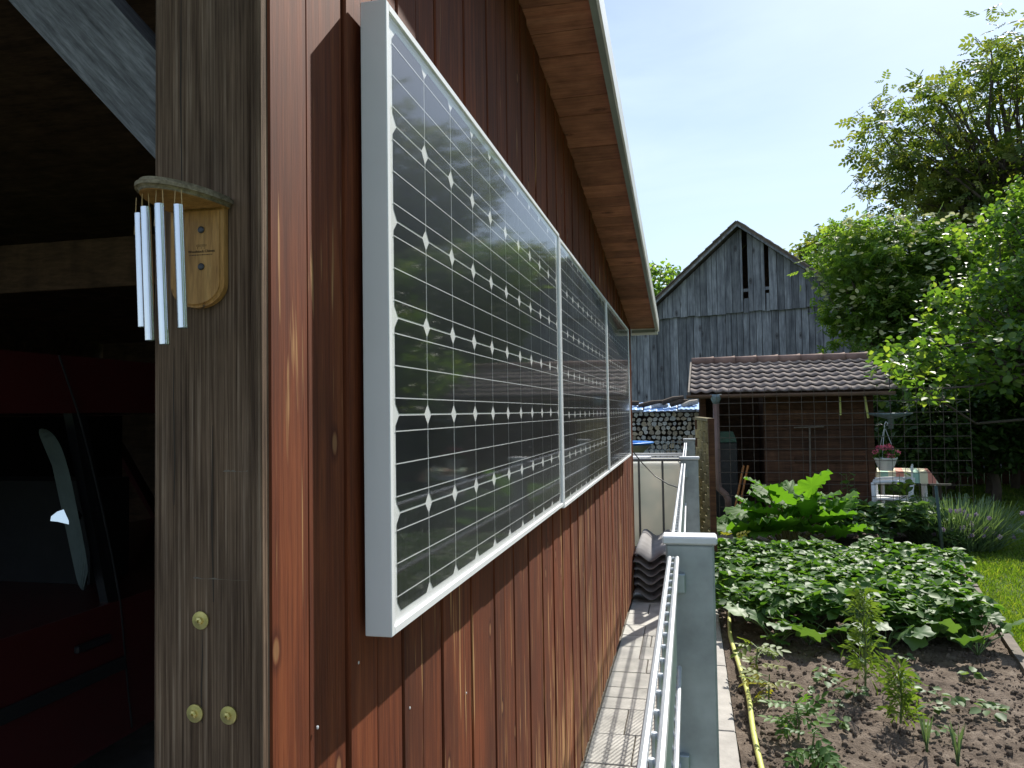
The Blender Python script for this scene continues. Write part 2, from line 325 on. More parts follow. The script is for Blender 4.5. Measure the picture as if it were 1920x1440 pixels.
M['rust'] = plain('rusty_wire', (.085,.065,.05), .7, .1, .3, 20, .1)
M['brass'] = plain('yellow_zinc', (.62,.52,.22), .35, .8, .25, 60, .05)
M['steel'] = plain('polished_aluminium', (.78,.79,.82), .24, .95, .04, 20, .02)
M['cord'] = plain('tan_cord', (.45,.30,.14), .8)
M['ink'] = plain('burned_ink', (.03,.02,.012), .8, bmp=0)
M['darkscrew'] = plain('dark_screw', (.07,.07,.075), .4, .8)
M['carpaint'] = plain('dark_red_car_paint', (.085,.014,.014), .36, 0, .05, 3, 0, coat=.4)
M['carglass'] = glass('tinted_car_glass', (.80,.83,.83), .03)
M['carin'] = plain('dark_car_interior', (.012,.012,.013), .9, bmp=0)
M['belt'] = plain('grey_seat_belt', (.14,.175,.17), .7, bmp=.1)
M['rubber'] = plain('tyre_rubber', (.015,.015,.015), .8)
M['chrome'] = plain('mirror_glass', (.9,.92,.95), .03, 1, 0, 3, 0)
M['edging'] = plain('grey_edging_board', (.15,.125,.10), .9, 0, .3, 14, .5)
M['greenbox'] = plain('green_plastic', (.03,.11,.075), .4)
M['orange'] = plain('orange_wood', (.42,.16,.04), .5)
M['render'] = plain('pale_render_wall', (.6,.6,.56), .9)
# soil
m_, nt, bs = newmat('garden_soil'); v = coords(nt, (1,1,1))
c = ramp(nt, [(.3, (.085,.066,.052)), (.52, (.175,.138,.108)), (.75, (.29,.238,.19))]); nt.links.new(noise(nt, v, 7, 8, .68), c.inputs[0]); nt.links.new(c.outputs[0], bs.inputs['Base Color'])
bs.inputs['Roughness'].default_value = 1; bs.inputs['Specular IOR Level'].default_value = .1; bump(nt, bs, noise(nt, v, 45, 6, .7), .9, .03); M['soil'] = m_
m_, nt, bs = newmat('lawn_ground'); v = coords(nt, (1,1,1))
c = ramp(nt, [(.3, (.035,.065,.012)), (.55, (.065,.115,.02)), (.8, (.11,.15,.035))]); nt.links.new(noise(nt, v, 3, 8, .7), c.inputs[0]); nt.links.new(c.outputs[0], bs.inputs['Base Color'])
bs.inputs['Roughness'].default_value = .95; bump(nt, bs, noise(nt, v, 80, 4, .7), .8, .03); M['turf'] = m_
M['grass'] = leafmat('grass_blade', [(0, (.095,.18,.02)), (.6, (.155,.255,.032)), (1, (.25,.30,.07))], .4, .5, .3)
M['apple'] = leafmat('fruit_tree_leaf', [(0, (.055,.125,.026)), (.5, (.10,.19,.038)), (.85, (.15,.24,.05)), (1, (.21,.28,.06))], .55, .42, .45)
M['elder'] = leafmat('elder_leaf', [(0, (.08,.155,.036)), (.6, (.135,.235,.05)), (1, (.21,.29,.07))], .56, .5, .35)
M['walnut'] = leafmat('walnut_leaf', [(0, (.075,.12,.032)), (.5, (.125,.175,.048)), (1, (.20,.22,.07))], .52, .5, .35)
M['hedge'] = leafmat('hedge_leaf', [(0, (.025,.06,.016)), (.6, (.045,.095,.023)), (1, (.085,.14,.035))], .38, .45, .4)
M['straw'] = leafmat('strawberry_leaf', [(0, (.045,.115,.026)), (.5, (.08,.18,.035)), (1, (.13,.235,.05))], .42, .5, .28)
M['potato'] = leafmat('grey_green_leaf', [(0, (.06,.125,.045)), (.6, (.10,.18,.065)), (1, (.16,.24,.11))], .36, .5, .3)
M['squash'] = leafmat('squash_leaf', [(0, (.065,.14,.04)), (1, (.12,.21,.07))], .36, .5, .32)
M['rhubarb'] = leafmat('rhubarb_leaf', [(0, (.06,.16,.02)), (1, (.11,.25,.03))], .5, .58, .2)
M['feather'] = leafmat('feathery_leaf', [(0, (.09,.16,.03)), (1, (.17,.25,.06))], .4, .5, .3)
M['yellowleaf'] = leafmat('yellowing_leaf', [(0, (.10,.16,.03)), (.6, (.17,.21,.04)), (1, (.30,.28,.05))], .4, .5, .3)
M['chive'] = leafmat('chive_blade', [(0, (.09,.16,.09)), (1, (.17,.25,.15))], .25, .45, .4)
M['lilac'] = leafmat('lilac_flower', [(0, (.25,.17,.33)), (1, (.45,.34,.52))], .25, .7, .2, (1,1,1))
M['umbel'] = leafmat('cream_umbel', [(0, (.55,.57,.34)), (1, (.75,.75,.55))], .3, .8, .2, (1,1,.8))
M['stem'] = plain('green_stem', (.10,.16,.045), .6)
M['redstem'] = plain('rhubarb_stalk', (.17,.14,.05), .5)
# ------------------------------------------------------------------ the setting: ground, lawn, soil, paving
def vnoise(x, y, seed=0):
    r = np.random.default_rng(seed); s = np.zeros_like(x)
    for k in range(7):
        a = r.random()*6.28; fq = (1.3*1.9**k); s += np.sin((x*np.cos(a)+y*np.sin(a))*fq + r.random()*6.28) * np.sin((x*np.sin(a)-y*np.cos(a))*fq*1.13 + r.random()*6.28) / 1.55**k
    return s
g = MB(); g.box((-400, -400, -.4), (400, 600, -.03)); tag(g.build('ground', M['turf']), kind='structure')
# curved edge of the bed against the lawn: X as a function of Y
EDGE = [(3.0, 1.52), (4.4, 1.76), (5.3, 1.93), (6.2, 2.10), (7.2, 2.30), (8.5, 2.56), (9.4, 2.78), (10.3, 3.12), (11.2, 3.5), (12.0, 3.6)]
def edge_x(y): return float(np.interp(y, [e[0] for e in EDGE], [e[1] for e in EDGE]))
# soil bed: a grid following the edge, finely lumpy
ny, nx = 330, 130; ys = np.linspace(1.6, 11.2, ny); V = []; 
for j, y in enumerate(ys):
    x1 = edge_x(y); V.append(np.stack([np.linspace(.19, x1, nx), np.full(nx, y), np.zeros(nx)], 1))
V = np.concatenate(V); V[:,2] = .035 + .014*vnoise(V[:,0]*2.2, V[:,1]*2.2, 3) + .006*vnoise(V[:,0]*14, V[:,1]*14, 5) + rng.normal(0, .0035, len(V))
ii = np.arange(ny-1)[:,None]*nx + np.arange(nx-1)[None]; F = np.stack([ii, ii+1, ii+nx+1, ii+nx], -1).reshape(-1,4)
tag(link('garden_bed', npmesh('garden_bed', V, F, M['soil'], smooth=True)), kind='structure')
# clods on the soil
ico = bmesh.new(); bmesh.ops.create_icosphere(ico, subdivisions=1, radius=1); ico.verts.ensure_lookup_table()
IV = np.array([v.co[:] for v in ico.verts]); IF = np.array([[q.index for q in f.verts] for f in ico.faces]); ico.free()
IV *= (1 + .25*np.sin(IV[:,[1,2,0]]*5))
def soil_pts(n, y0, y1):
    y = rng.uniform(y0, y1, n); x = np.array([rng.uniform(.22, edge_x(q)-.03) for q in y]); return x, y
x, y = soil_pts(5200, 3.0, 6.6); s = .004 + .016*rng.random(len(x))**4
z = .035 + .014*vnoise(x*2.2, y*2.2, 3)
parts = [scatter(IV, IF, np.stack([x, y, z], 1), rotmats(rng.random(len(x))*6, rng.random(len(x))*6, rng.random(len(x))*6), s)]
V, F, r_ = join(parts); tag(link('soil_clods', npmesh('soil_clods', V, F, M['soil'])), 'small dark clods strewn over the garden bed', 'soil', kind='stuff')
# lawn sheet (right of the bed) and its blades
LY = np.linspace(1.6, 22, 60); V = []; 
for y in LY: V += [(edge_x(min(y, 11.2)) + .05 if y < 11.2 else 3.4 - (y-11.2)*.6, y, .0), (16, y, 0)]
F = [(2*i, 2*i+1, 2*i+3, 2*i+2) for i in range(len(LY)-1)]
lawn = link('lawn', npmesh('lawn', V, F, M['turf'])); tag(lawn, kind='structure')
n = 150000; y = 4.4 + 13.5*rng.random(n)**1.5; x = np.array([edge_x(min(q, 11.2)) for q in y]) + .05 + rng.random(n)**1.2*np.clip((y*.55), 1.5, 7)
BV = [(-.5,0,0),(.5,0,0),(.16,.25,.6),(0,.75,1.0)]
BV = [(-.06,0,0),(.06,0,0),(.045,.2,.62),(-.01,.62,1.0)]
V, F, r_ = scatter(BV, [(0,1,2,3)], np.stack([x, y, np.full(n, -.002)], 1), rotmats(rng.random(n)*6.283, rng.normal(0,.3,n), rng.normal(0,.3,n)), .028 + .03*rng.random(n) + .012*np.clip(vnoise(x*1.5,y*1.5,8),-1,1))
tag(link('grass', npmesh('grass', V, F, M['grass'], r_)), 'short sunlit green lawn grass beside the garden bed', 'grass', kind='stuff')
# daisies / fallen petals left out of count: small white specks in the lawn
# edging between bed and lawn
eg = thing('bed_edging', 'weathered grey edging boards between the soil bed and the lawn', 'edging', (2.4, 7, 0))
yy = 3.2
while yy < 10.6:
    L = .62 + .2*random.random(); y1 = min(yy+L, 10.8)
    b = mbw(eg); a = Vector((edge_x(yy)+.02, yy+.006, 0)); c = Vector((edge_x(y1)+.02, y1-.006, 0)); d = (c-a).normalized(); p = Vector((-d.y, d.x, 0))*.03
    hh = .055 + .02*random.random()
    b.prism([a+p, a-p, c-p, c+p], (0,0,-.05), (0,0,hh)); b.build('edging_board', M['edging'], eg); yy = y1
# paved passage between the wall and the fence
base = MB(); base.box((-.62, -2, -.1), (.06, 8.3, -.012)); pv = base.build('pavement', M['sand']); tag(pv, kind='structure')
yy = -.9; k = 0
while yy < 8.2:
    L = random.choice((.17, .27, .27, .34)); cuts = sorted(random.sample([-.36, -.30, -.21, -.12, -.06], random.choice((1, 2, 2)))); xs = [-.515] + cuts + [.045]
    for a, b in zip(xs[:-1], xs[1:]):
        q = MB(); dz = random.uniform(-.0015, .0015); q.cbox((a+.0035, yy+.0035, -.05), (b-.0035, yy+L-.0035, dz), .003); q.build('paving_slab', M['paver'], pv)
    yy += L
kb = thing('kerb', 'pale concrete kerb along the foot of the metal fence', 'kerb', (.12, 3, 0))
yy = -1.0
while yy < 7.2: b = mbw(kb); b.cbox((.062, yy+.003, -.08), (.185, yy+.997, .05), .006); b.build('kerb_stone', M['kerb'], kb); yy += 1.0
# terrace behind, under table and chair
t = MB(); t.box((1.9, 11.0, -.05), (4.2, 13.2, .012)); tag(t.build('terrace', plain('grey_terrace', (.33,.33,.34), .8, 0, .1, 6)), kind='structure')
# floor of the carport
t = MB(); t.box((-6.2, -2.5, -.05), (-.63, 7.0, .0)); tag(t.build('carport_floor', plain('grey_concrete_floor', (.25,.24,.23), .9)), kind='structure')

# ------------------------------------------------------------------ carport with red plank wall
W = -.505
def ztop(y): return 2.972 - .1255*(y-2.416)
cp = thing('carport', 'wooden carport with red stained plank wall and overhanging board soffit', 'carport', (-.6, .9, 0))
yy = .866; i = 0
while yy < 6.98:
    w_ = .104 + (.012 if i % 2 else .0) + random.uniform(-.003, .004); pr = (0, -.003)[i % 2] + random.uniform(-.0012, .0012)
    y1 = min(yy+w_, 7.0); q = mbw(cp); q.cbox((W-.02, yy+.0022, .045+random.uniform(0,.008)), (W+pr, y1-.0022, ztop((yy+y1)/2)-.004), .0028)
    o = q.build('plank', M['redplank'], cp); yy = y1; i += 1
q = mbw(cp); q.cbox((W-.03, 7.002, .04), (W+.004, 7.045, ztop(7.02)-.004), .003); q.build('corner_trim', M['redplank'], cp)
q = mbw(cp); q.box((W-.06, .88, .0), (W-.024, 7.0, ztop(7.0)-.02)); q.prism([(W-.06, .88, ztop(7.0)-.02), (W-.06, 7.0, ztop(7.0)-.02), (W-.06, .88, ztop(.88)-.02)], (0,0,0), (.036,0,0)); q.build('light_leak_backing', M['darkwood'], cp)  # unseen sheet added behind the planks to stop light leaking through
# nail heads
for (y_, z_) in ((.985, 1.205), (.885, 1.165), (1.12, 1.25), (1.34, 1.10), (1.7, 1.0)):
    q = mbw(cp); q.lathe([(.0025, -.001), (.0025, .0006), (.001, .001)], 8); ob = q.build('nail_head', M['capw'], cp)
    ob.data.transform(Matrix.Translation(Vector((W+.0005, y_, z_)) - cp.location) @ Matrix.Rotation(R(90), 4, 'Y') @ Matrix.Translation(cp.location))
# corner post with edge strips and bolts
q = mbw(cp); q.cbox((-.672, .866, .0), (-.531, 1.0, 2.92), .005); post = q.build('post', M['post'], cp)
q = mbw(cp); q.cbox((-.5285, .861, .03), (-.5195, .9, 3.1), .0015); q.build('edge_strip', M['post'], cp)
q = mbw(cp); q.cbox((-.5165, .852, .03), (-.5085, .9, 3.12), .0015); q.build('edge_strip', M['post'], cp)
for (x_, z_) in ((-.601, 1.377), (-.609, 1.262), (-.562, 1.263)):
    q = MB(); q.lathe([(.0045, -.0005), (.0112, .0), (.0112, .0022), (.0050, .0030)], 20); q.lathe([(.0048, .0028), (.0048, .0062), (.0020, .0068), (.0016, .0045)], 6)
    ob = q.build('bolt', M['brass'], post); ob.data.transform(Matrix.Translation(Vector((x_, .8655, z_))-cp.location) @ Matrix.Rotation(R(90), 4, 'X'))
for pts in ([(-.600,1.366),(-.5995,1.33),(-.601,1.29),(-.6,1.25)], [(-.640,1.72),(-.641,1.66),(-.639,1.58),(-.640,1.52)], [(-.585,1.62),(-.586,1.50),(-.584,1.40)], [(-.63,2.2),(-.631,2.05),(-.629,1.93)], [(-.575,1.2),(-.576,1.1),(-.574,1.0)]):
    n_ = len(pts); q = mbw(cp); L_ = [(x_-.0011*math.sin(math.pi*(k+.3)/n_), .8657, z_) for k, (x_, z_) in enumerate(pts)]; R_ = [(x_+.0011*math.sin(math.pi*(k+.3)/n_), .8657, z_) for k, (x_, z_) in enumerate(pts)]
    q.add(L_+R_, [(k, k+1, n_+k+1, n_+k) for k in range(n_-1)]); q.build('crack', M['ink'], post, fix=False)
for (xa, xb, z_) in ((-.612,-.535,1.428), (-.570,-.536,1.562)):
    q = mbw(cp); xs_ = np.linspace(xa, xb, 14); jt = [random.uniform(-.0003,.0003) for _ in xs_]; hh = [random.choice((.0003,.0008,.0022)) for _ in xs_]
    q.add([(a_, .8656, z_+j_) for a_, j_ in zip(xs_, jt)]+[(a_, .8656, z_+j_+h_) for a_, j_, h_ in zip(xs_, jt, hh)], [(k, k+1, 14+k+1, 14+k) for k in range(13)]); q.build('saw_mark', M['edging'], post, fix=False)
# diagonal brace (in the plane of the opening) and header
brd = Vector((-.22, 0, .229)).normalized(); bp = Vector((-brd.z, 0, brd.x))
p0 = Vector((-.672, .91, 1.965)); th = .128
q = MB(); a = p0; b = p0 + brd*1.05
up_ = Vector((.0,0,.145))
rotb = Matrix.Rotation(math.atan2(brd.z, -brd.x), 4, 'Y'); q.prism([a, b, b+up_*1.35, a+up_], (0,-.03,0), (0,.05,0)); q.v = [tuple(rotb.inverted() @ (Vector(p)-p0)) for p in q.v]; ob = q.build('brace', M['brace'], cp, loc=p0-cp.location); ob.rotation_euler = rotb.to_euler()
q = mbw(cp); q.cbox((-6.0, .88, 2.7), (-.675, 1.0, 2.92), .004); q.build('header_beam', M['darkwood'], cp)
q = mbw(cp); q.cbox((-6.0, 3.3, 2.29), (-.57, 3.42, 2.54), .004); q.build('cross_beam', M['darkwood'], cp)
q = mbw(cp); q.box((-6.0, 6.96, 0), (-.54, 7.0, 2.425)); q.build('back_wall', M['darkwood'], cp)
q = mbw(cp); q.box((-6.1, .88, 0), (-6.03, 7.0, 2.2)); q.prism([(-6.1,.88,2.2),(-6.1,7.0,2.2),(-6.1,7.0,ztop(7)+.05),(-6.1,.88,ztop(.88)+.05)],(0,0,0),(.07,0,0)); q.build('side_wall', M['darkwood'], cp)
# soffit boards, cross ways under the overhang
yy = -.75; sl_ = math.atan(-.1255)
while yy < 7.12:
    y1 = min(yy+.146, 7.15); q = mbw(cp); e0 = .0018
    za, zb = ztop(yy+e0), ztop(y1-e0); dz = random.uniform(-.0012, .0012)
    ya, yb = yy+e0, y1-e0
    q.add([(-.62,ya,za+dz),(-.284,ya,za+dz),(-.284,yb,zb+dz),(-.62,yb,zb+dz),(-.62,ya,za+.02),(-.284,ya,za+.02),(-.284,yb,zb+.02),(-.62,yb,zb+.02)],
          [(0,3,2,1),(4,5,6,7),(0,1,5,4),(1,2,6,5),(2,3,7,6),(3,0,4,7)])
    q.build('soffit_board', M['soffit'], cp); yy = y1
def sloped(q, x0, x1, z0, z1, y0=-.75, y1=7.16):
    q.add([(x0,y0,ztop(y0)+z0),(x1,y0,ztop(y0)+z0),(x1,y1,ztop(y1)+z0),(x0,y1,ztop(y1)+z0),(x0,y0,ztop(y0)+z1),(x1,y0,ztop(y0)+z1),(x1,y1,ztop(y1)+z1),(x0,y1,ztop(y1)+z1)],
          [(0,3,2,1),(4,5,6,7),(0,1,5,4),(1,2,6,5),(2,3,7,6),(3,0,4,7)]); return q
roof = sloped(mbw(cp), -6.3, -.290, .0205, .09).build('roof', M['darkwood'], cp)
sloped(mbw(cp), -.2830, -.2600, -.022, .012).build('verge_strip', M['metalroof'], roof)
sloped(mbw(cp), -.2590, -.2500, -.026, .078).build('verge_flashing', M['flashw'], roof)
q = mbw(cp); q.cbox((-.505, 7.165, ztop(7.16)-.05), (-.262, 7.2, ztop(7.16)+.06), .004); q.build('eaves_trim', M['flashw'], roof)
q = mbw(cp); q.cbox((-.5, 7.163, ztop(7.16)-.03), (-.288, 7.164, ztop(7.16)-.005), .0002); q.build('drip_strip', M['metalroof'], roof)

# ------------------------------------------------------------------ solar panels
PX, PL, PH = -.494, 1.667, .995
cellm = MB(); a, c_ = .0771, .0155
cellm.add([(0,-a+c_,-a),(0,a-c_,-a),(0,a,-a+c_),(0,a,a-c_),(0,a-c_,a),(0,-a+c_,a),(0,-a,a-c_),(0,-a,-a+c_)], [tuple(range(8))])
cellme = cellm.mesh('cell', M['cell'], fix=False)
q = MB(); q.box((-.0001, 0, -.0009), (.0001, 10*.1585, .0009)); busme = q.mesh('busbar', M['busbar'])
def panel(y0, z0, label):
    t = thing('solar_panel', label, 'solar panel', (PX, y0, z0), 0, 'solar panels hung on the red plank wall')
    fw, fd = .013, .044
    q = MB(); q.cbox((0, 0, 0), (fd, fw, PH), .0012); q.build('frame_bar', M['alu'], t)
    q = MB(); q.cbox((0, PL-fw, 0), (fd, PL, PH), .0012); q.build('frame_bar', M['alu'], t)
    q = MB(); q.cbox((0, fw+.0003, 0), (fd-.0004, PL-fw-.0003, fw), .0012); q.build('frame_bar', M['alu'], t)
    q = MB(); q.cbox((0, fw+.0003, PH-fw), (fd-.0004, PL-fw-.0003, PH), .0012); q.build('frame_bar', M['alu'], t)
    q = MB(); q.box((.030, fw-.002, fw-.002), (.036, PL-fw+.002, PH-fw+.002)); q.build('backsheet', M['back'], t)
    q = MB(); q.add([(.0405, fw-.002, fw-.002), (.0405, PL-fw+.002, fw-.002), (.0405, PL-fw+.002, PH-fw+.002), (.0405, fw-.002, PH-fw+.002)], [(0,1,2,3)]); q.build('glass', M['pvglass'], t, fix=False)
    my, mz = (PL-1.585)/2, (PH-.945)/2
    for r in range(6):
        for c in range(10): link('cell', cellme, t, (.0366, my+.07925+c*.1585, mz+.07875+r*.1575))
        for b in (-1, 0, 1): link('busbar', busme, t, (.0372, my, mz+.07875+r*.1575+b*.052))
    for yc in (.42, 1.25):
        q = MB(); q.cbox((-.008, yc, -.012), (.006, yc+.03, -.0005), .001); q.build('mounting_clip', M['galv'], t)
        q = MB(); q.box((-.010, yc, -.02), (-.001, yc+.035, PH+.01)); q.build('mounting_rail', M['galv'], t)
panel(1.122, H-.34, 'white framed solar panel nearest the weathered carport post')
panel(2.801, H-.350, 'white framed solar panel in the middle of the three on the wall')
panel(4.480, H-.350, 'white framed solar panel at the far end of the wall by the water tank')

# ------------------------------------------------------------------ wind chime on the post
wc = thing('wind_chime', 'wind chime of silver tubes under a rounded wooden bracket on the post', 'wind chime', (-.6, .864, 1.76))
q = mbw(wc); pl = []; xw = .038
for k in range(17): t_ = math.pi + math.pi*k/16; pl.append((-.599+xw*math.cos(t_), .864, 1.768+.030*math.sin(t_)+.030))
pl = [(-.599-xw, .864, 1.893)] + pl[0:] + [(-.599+xw, .864, 1.893)]
q.prism(pl, (0,-.0005,0), (0,-.0135,0)); plate = q.build('back_plate', M['chimewood'], wc)
bm_ = bmesh.new(); bm_.from_mesh(plate.data); bmesh.ops.bevel(bm_, geom=[e for e in bm_.edges if all(abs(v.co.y+.0135) < 1e-4 for v in e.verts)], offset=.004, segments=3, affect='EDGES'); bm_.to_mesh(plate.data); bm_.free()
q = mbw(wc); dl = [(-.599-.046, .8632, 1.8935), (-.599+.046, .8632, 1.8935)]
dl = [(-.599+.046*math.cos(t_), .8632-.108*math.sin(t_), 1.8935) for t_ in [math.pi*k/28 for k in range(29)]]
q.prism(dl, (0,0,0), (0,0,.0135)); disc = q.build('top_bracket', M['chimetop'], wc)
bm_ = bmesh.new(); bm_.from_mesh(disc.data); bmesh.ops.bevel(bm_, geom=[e for e in bm_.edges if abs(e.verts[0].co.z-e.verts[1].co.z) < 1e-5 and not all(v.co.y > -.002 for v in e.verts)], offset=.0045, segments=3, affect='EDGES'); bm_.to_mesh(disc.data); bm_.free()
q = mbw(wc); q.prism([(-.599+.041*math.cos(t_), .8620-.101*math.sin(t_), 1.8932) for t_ in [math.pi*k/28 for k in range(29)]], (0,0,-.0006), (0,0,0)); q.build('underside', M['chimewood'], disc)
for (tx, ty, zt, zb) in ((-.633, .792, 1.874, 1.738), (-.612, .776, 1.876, 1.720), (-.588, .769, 1.876, 1.714), (-.570, .778, 1.876, 1.733)):
    q = mbw(wc); dx = (zt-zb)*.052
    q.tube([(tx, ty, zt), (tx+dx, ty-.002, zb)], .0056, 18, cap=False); q.tube([(tx, ty, zt), (tx+dx, ty-.002, zb)], .0049, 18, cap=False)
    tb = q.build('tube', M['steel'], wc, smooth=True)
    for s_ in (-1, 1):
        q = mbw(wc); q.tube([(tx+s_*.0040, ty, 1.8935), (tx+s_*.0062, ty-.0005, zt-.025)], .00055, 5); q.build('cord', M['cord'], tb)
for z_ in (1.865, 1.8185):
    q = MB(); q.lathe([(.0012, .0002), (.0042, .0), (.0044, .0014), (.0028, .0020)], 12); ob = q.build('screw', M['darkscrew'], plate)
    ob.data.transform(Matrix.Translation(Vector((-.590, .8505, z_))-wc.location) @ Matrix.Rotation(R(90), 4, 'X'))
def text(name, body, size, loc, rot, mat, parent, ext=.0002, align='CENTER'):
    cu = bpy.data.curves.new(name, 'FONT'); cu.body = body; cu.size = size; cu.align_x = align; cu.extrude = ext
    ob = bpy.data.objects.new(name, cu); COL.objects.link(ob); dg = bpy.context.evaluated_depsgraph_get(); me = bpy.data.meshes.new_from_object(ob.evaluated_get(dg))
    bpy.data.objects.remove(ob); me.materials.clear(); me.materials.append(mat); o = link(name, me, parent, loc, rot); return o
text('lettering', 'Woodstock Chimes', .0046, Vector((-.590, .8503, 1.8365))-wc.location, (R(90), 0, 0), M['ink'], plate)
q = mbw(wc); x_ = -.607                       # second printed line: too small to read in the photograph, a row of tiny strokes
while x_ < -.574: w_ = random.uniform(.0008,.003); q.add([(x_,.8503,1.8330),(x_+w_,.8503,1.8330),(x_+w_,.8503,1.8340),(x_,.8503,1.8340)], [(0,1,2,3)]); x_ += w_+.0006
q.build('printed_line', M['ink'], plate, fix=False)
q = mbw(wc)
for r in range(4):
    for c in range(9):
        if abs(((c + .5) % 3) - 1.5) <= 1.5 - r*.42: 
            x_ = -.5975 + c*.0017; z_ = 1.8465 - r*.0015
            q.add([(x_, .8503, z_), (x_+.0011, .8503, z_), (x_+.00055, .8503, z_-.0013)], [(0,1,2)])
q.build('emblem', M['ink'], plate, fix=False)

# ------------------------------------------------------------------ dark red van inside the carport
van = thing('parked_van', 'dark red van parked in the shade inside the carport', 'van', (-3.1, 3.5, 0))
X0, X1 = -2.3, -3.95
q = mbw(van)
low = [(1.25,.32),(1.2,.55),(1.25,.885),(5.2,.885),(5.75,.8),(5.95,.6),(5.9,.32)]
q.prism([(0,a,b) for a,b in low], (X1,0,0), (X0,0,0)); body = q.build('body', M['carpaint'], van)
q = mbw(van); top = [(1.42,1.655),(1.5,1.80),(1.62,1.875),(4.2,1.875),(4.45,1.80),(4.6,1.655)]
q.prism([(0,a,b) for a,b in top], (X1+.06,0,0), (X0-.012,0,0)); q.build('roof', M['carpaint'], van)
for (ya, yb, yc, yd) in ((1.25,1.33,1.5,1.42), (5.1,5.2,4.6,4.52)):
    for x_ in (X0-.014, X1+.014):
        q = mbw(van); q.prism([(x_,ya,.885),(x_,yb,.885),(x_,yc,1.655),(x_,yd,1.655)], (-.03,0,0), (.012,0,0)); q.build('pillar', M['carpaint'], van)
q = mbw(van); q.prism([(X0-.05,2.725,.885),(X0-.05,2.80,.885),(X0-.05,2.60,1.655),(X0-.05,2.53,1.655)], (-.01,0,0), (.03,0,0)); q.build('pillar', M['black'], van)
q = mbw(van); q.add([(X0-.008,1.32,.885),(X0-.008,2.758,.885),(X0-.02,2.545,1.655),(X0-.02,1.49,1.655)], [(0,1,2,3)]); q.build('window', M['carglass'], van, fix=False)
q = mbw(van); q.add([(X0-.008,2.768,.885),(X0-.008,5.12,.885),(X0-.02,4.54,1.655),(X0-.02,2.555,1.655)], [(0,1,2,3)]); q.build('window', M['carglass'], van, fix=False)
q = mbw(van); q.add([(X1,1.28,.885),(X0,1.28,.885),(X0-.02,1.45,1.655),(X1+.02,1.45,1.655)], [(0,1,2,3)]); q.build('rear_window', glass('clear_glass'), van, fix=False)
q = mbw(van); q.add([(X1,5.15,.885),(X0,5.15,.885),(X0-.02,4.56,1.655),(X1+.02,4.56,1.655)], [(0,1,2,3)]); q.build('windscreen', M['carglass'], van, fix=False)
q = mbw(van); q.box((X1+.03,1.6,.886),(X1+.06,4.7,1.65)); q.box((X1+.1,3.0,.886),(X0-.35,3.25,1.35)); q.build('interior', M['carin'], van)
q = mbw(van); sm = [(2.443,1.872),(2.536,1.662),(2.60,1.48),(2.663,1.28),(2.72,1.08),(2.769,.875),(2.817,.49),(2.84,.34)]
q.tube([(X0+.0015, a, b) for a, b in sm], .004, 5); q.build('door_seam', M['rubber'], van)
q = mbw(van); q.cbox((X0, 1.35, .60), (X0+.016, 2.79, .655), .005); q.build('rubbing_strip', M['rubber'], van)
q = mbw(van); q.cbox((X0, 2.52, .74), (X0+.022, 2.70, .77), .006); q.build('door_handle', M['black'], van)
for yw in (2.15, 5.05):
    for xw_ in (X0-.22, X1+.02):
        wh = mbw(van); wh.lathe([(.19,-.1),(.31,-.1),(.325,-.06),(.325,.06),(.31,.1),(.19,.1)], 28); ob = wh.build('wheel', M['rubber'], van)
        ob.data.transform(Matrix.Translation(Vector((xw_+.1, yw, .325))-van.location) @ Matrix.Rotation(R(90), 4, 'Y') @ Matrix.Translation(van.location))
        rm = mbw(van); rm.lathe([(.03,-.09),(.185,-.085),(.19,.085),(.03,.09)], 20); o2 = rm.build('rim', M['galv'], ob)
        o2.data.transform(Matrix.Translation(Vector((xw_+.1, yw, .325))-van.location) @ Matrix.Rotation(R(90), 4, 'Y') @ Matrix.Translation(van.location))
st = [(4.063,1.59),(4.21,1.559),(4.321,1.374),(4.438,.939),(4.511,.641),(4.512,.533),(4.479,.462),(4.418,.535),(4.371,.738),(4.301,1.062),(4.19,1.382)]
for _ in range(2):
    n_ = len(st); st = [((st[i][0]*w0+st[(i+1)%n_][0]*(1-w0)), (st[i][1]*w0+st[(i+1)%n_][1]*(1-w0))) for i in range(n_) for w0 in (.75,.25)]
q = mbw(van); sc = [(.58 if (a-(4.10+(1.59-b)*.37)) > .03 else .612) for a, b in st]; sc0 = [.615,.58,.58,.58,.58,.58,.59,.61,.615,.615,.615]; q.prism([(-4*s_, a*s_, H+(b-H)*s_) for (a, b), s_ in zip(st, sc)], (0,0,0), (-.0024,.0018,0)); q.build('seat_belt', M['belt'], van)
nrm = Vector((.345,-.93,.124)).normalized(); u_ = Vector((0,0,1)).cross(nrm).normalized(); w_ = nrm.cross(u_); c0 = Vector((-2.44, 2.605, 1.245))
q = mbw(van); q.prism([c0+u_*a+w_*b for a, b in ((-.034,.004),(-.012,.022),(.012,.030),(.030,.0),(.034,-.030),(-.008,-.018),(-.036,-.014))], nrm*-.006, nrm*0); q.build('mirror', M['chrome'], van)
q = mbw(van); q.lathe([(.0,-.02),(.03,-.018),(.04,0),(.03,.018),(0,.02)], 14, c=(-2.435,2.655,1.24), cap=False); q.build('belt_guide', M['black'], van, smooth=True)
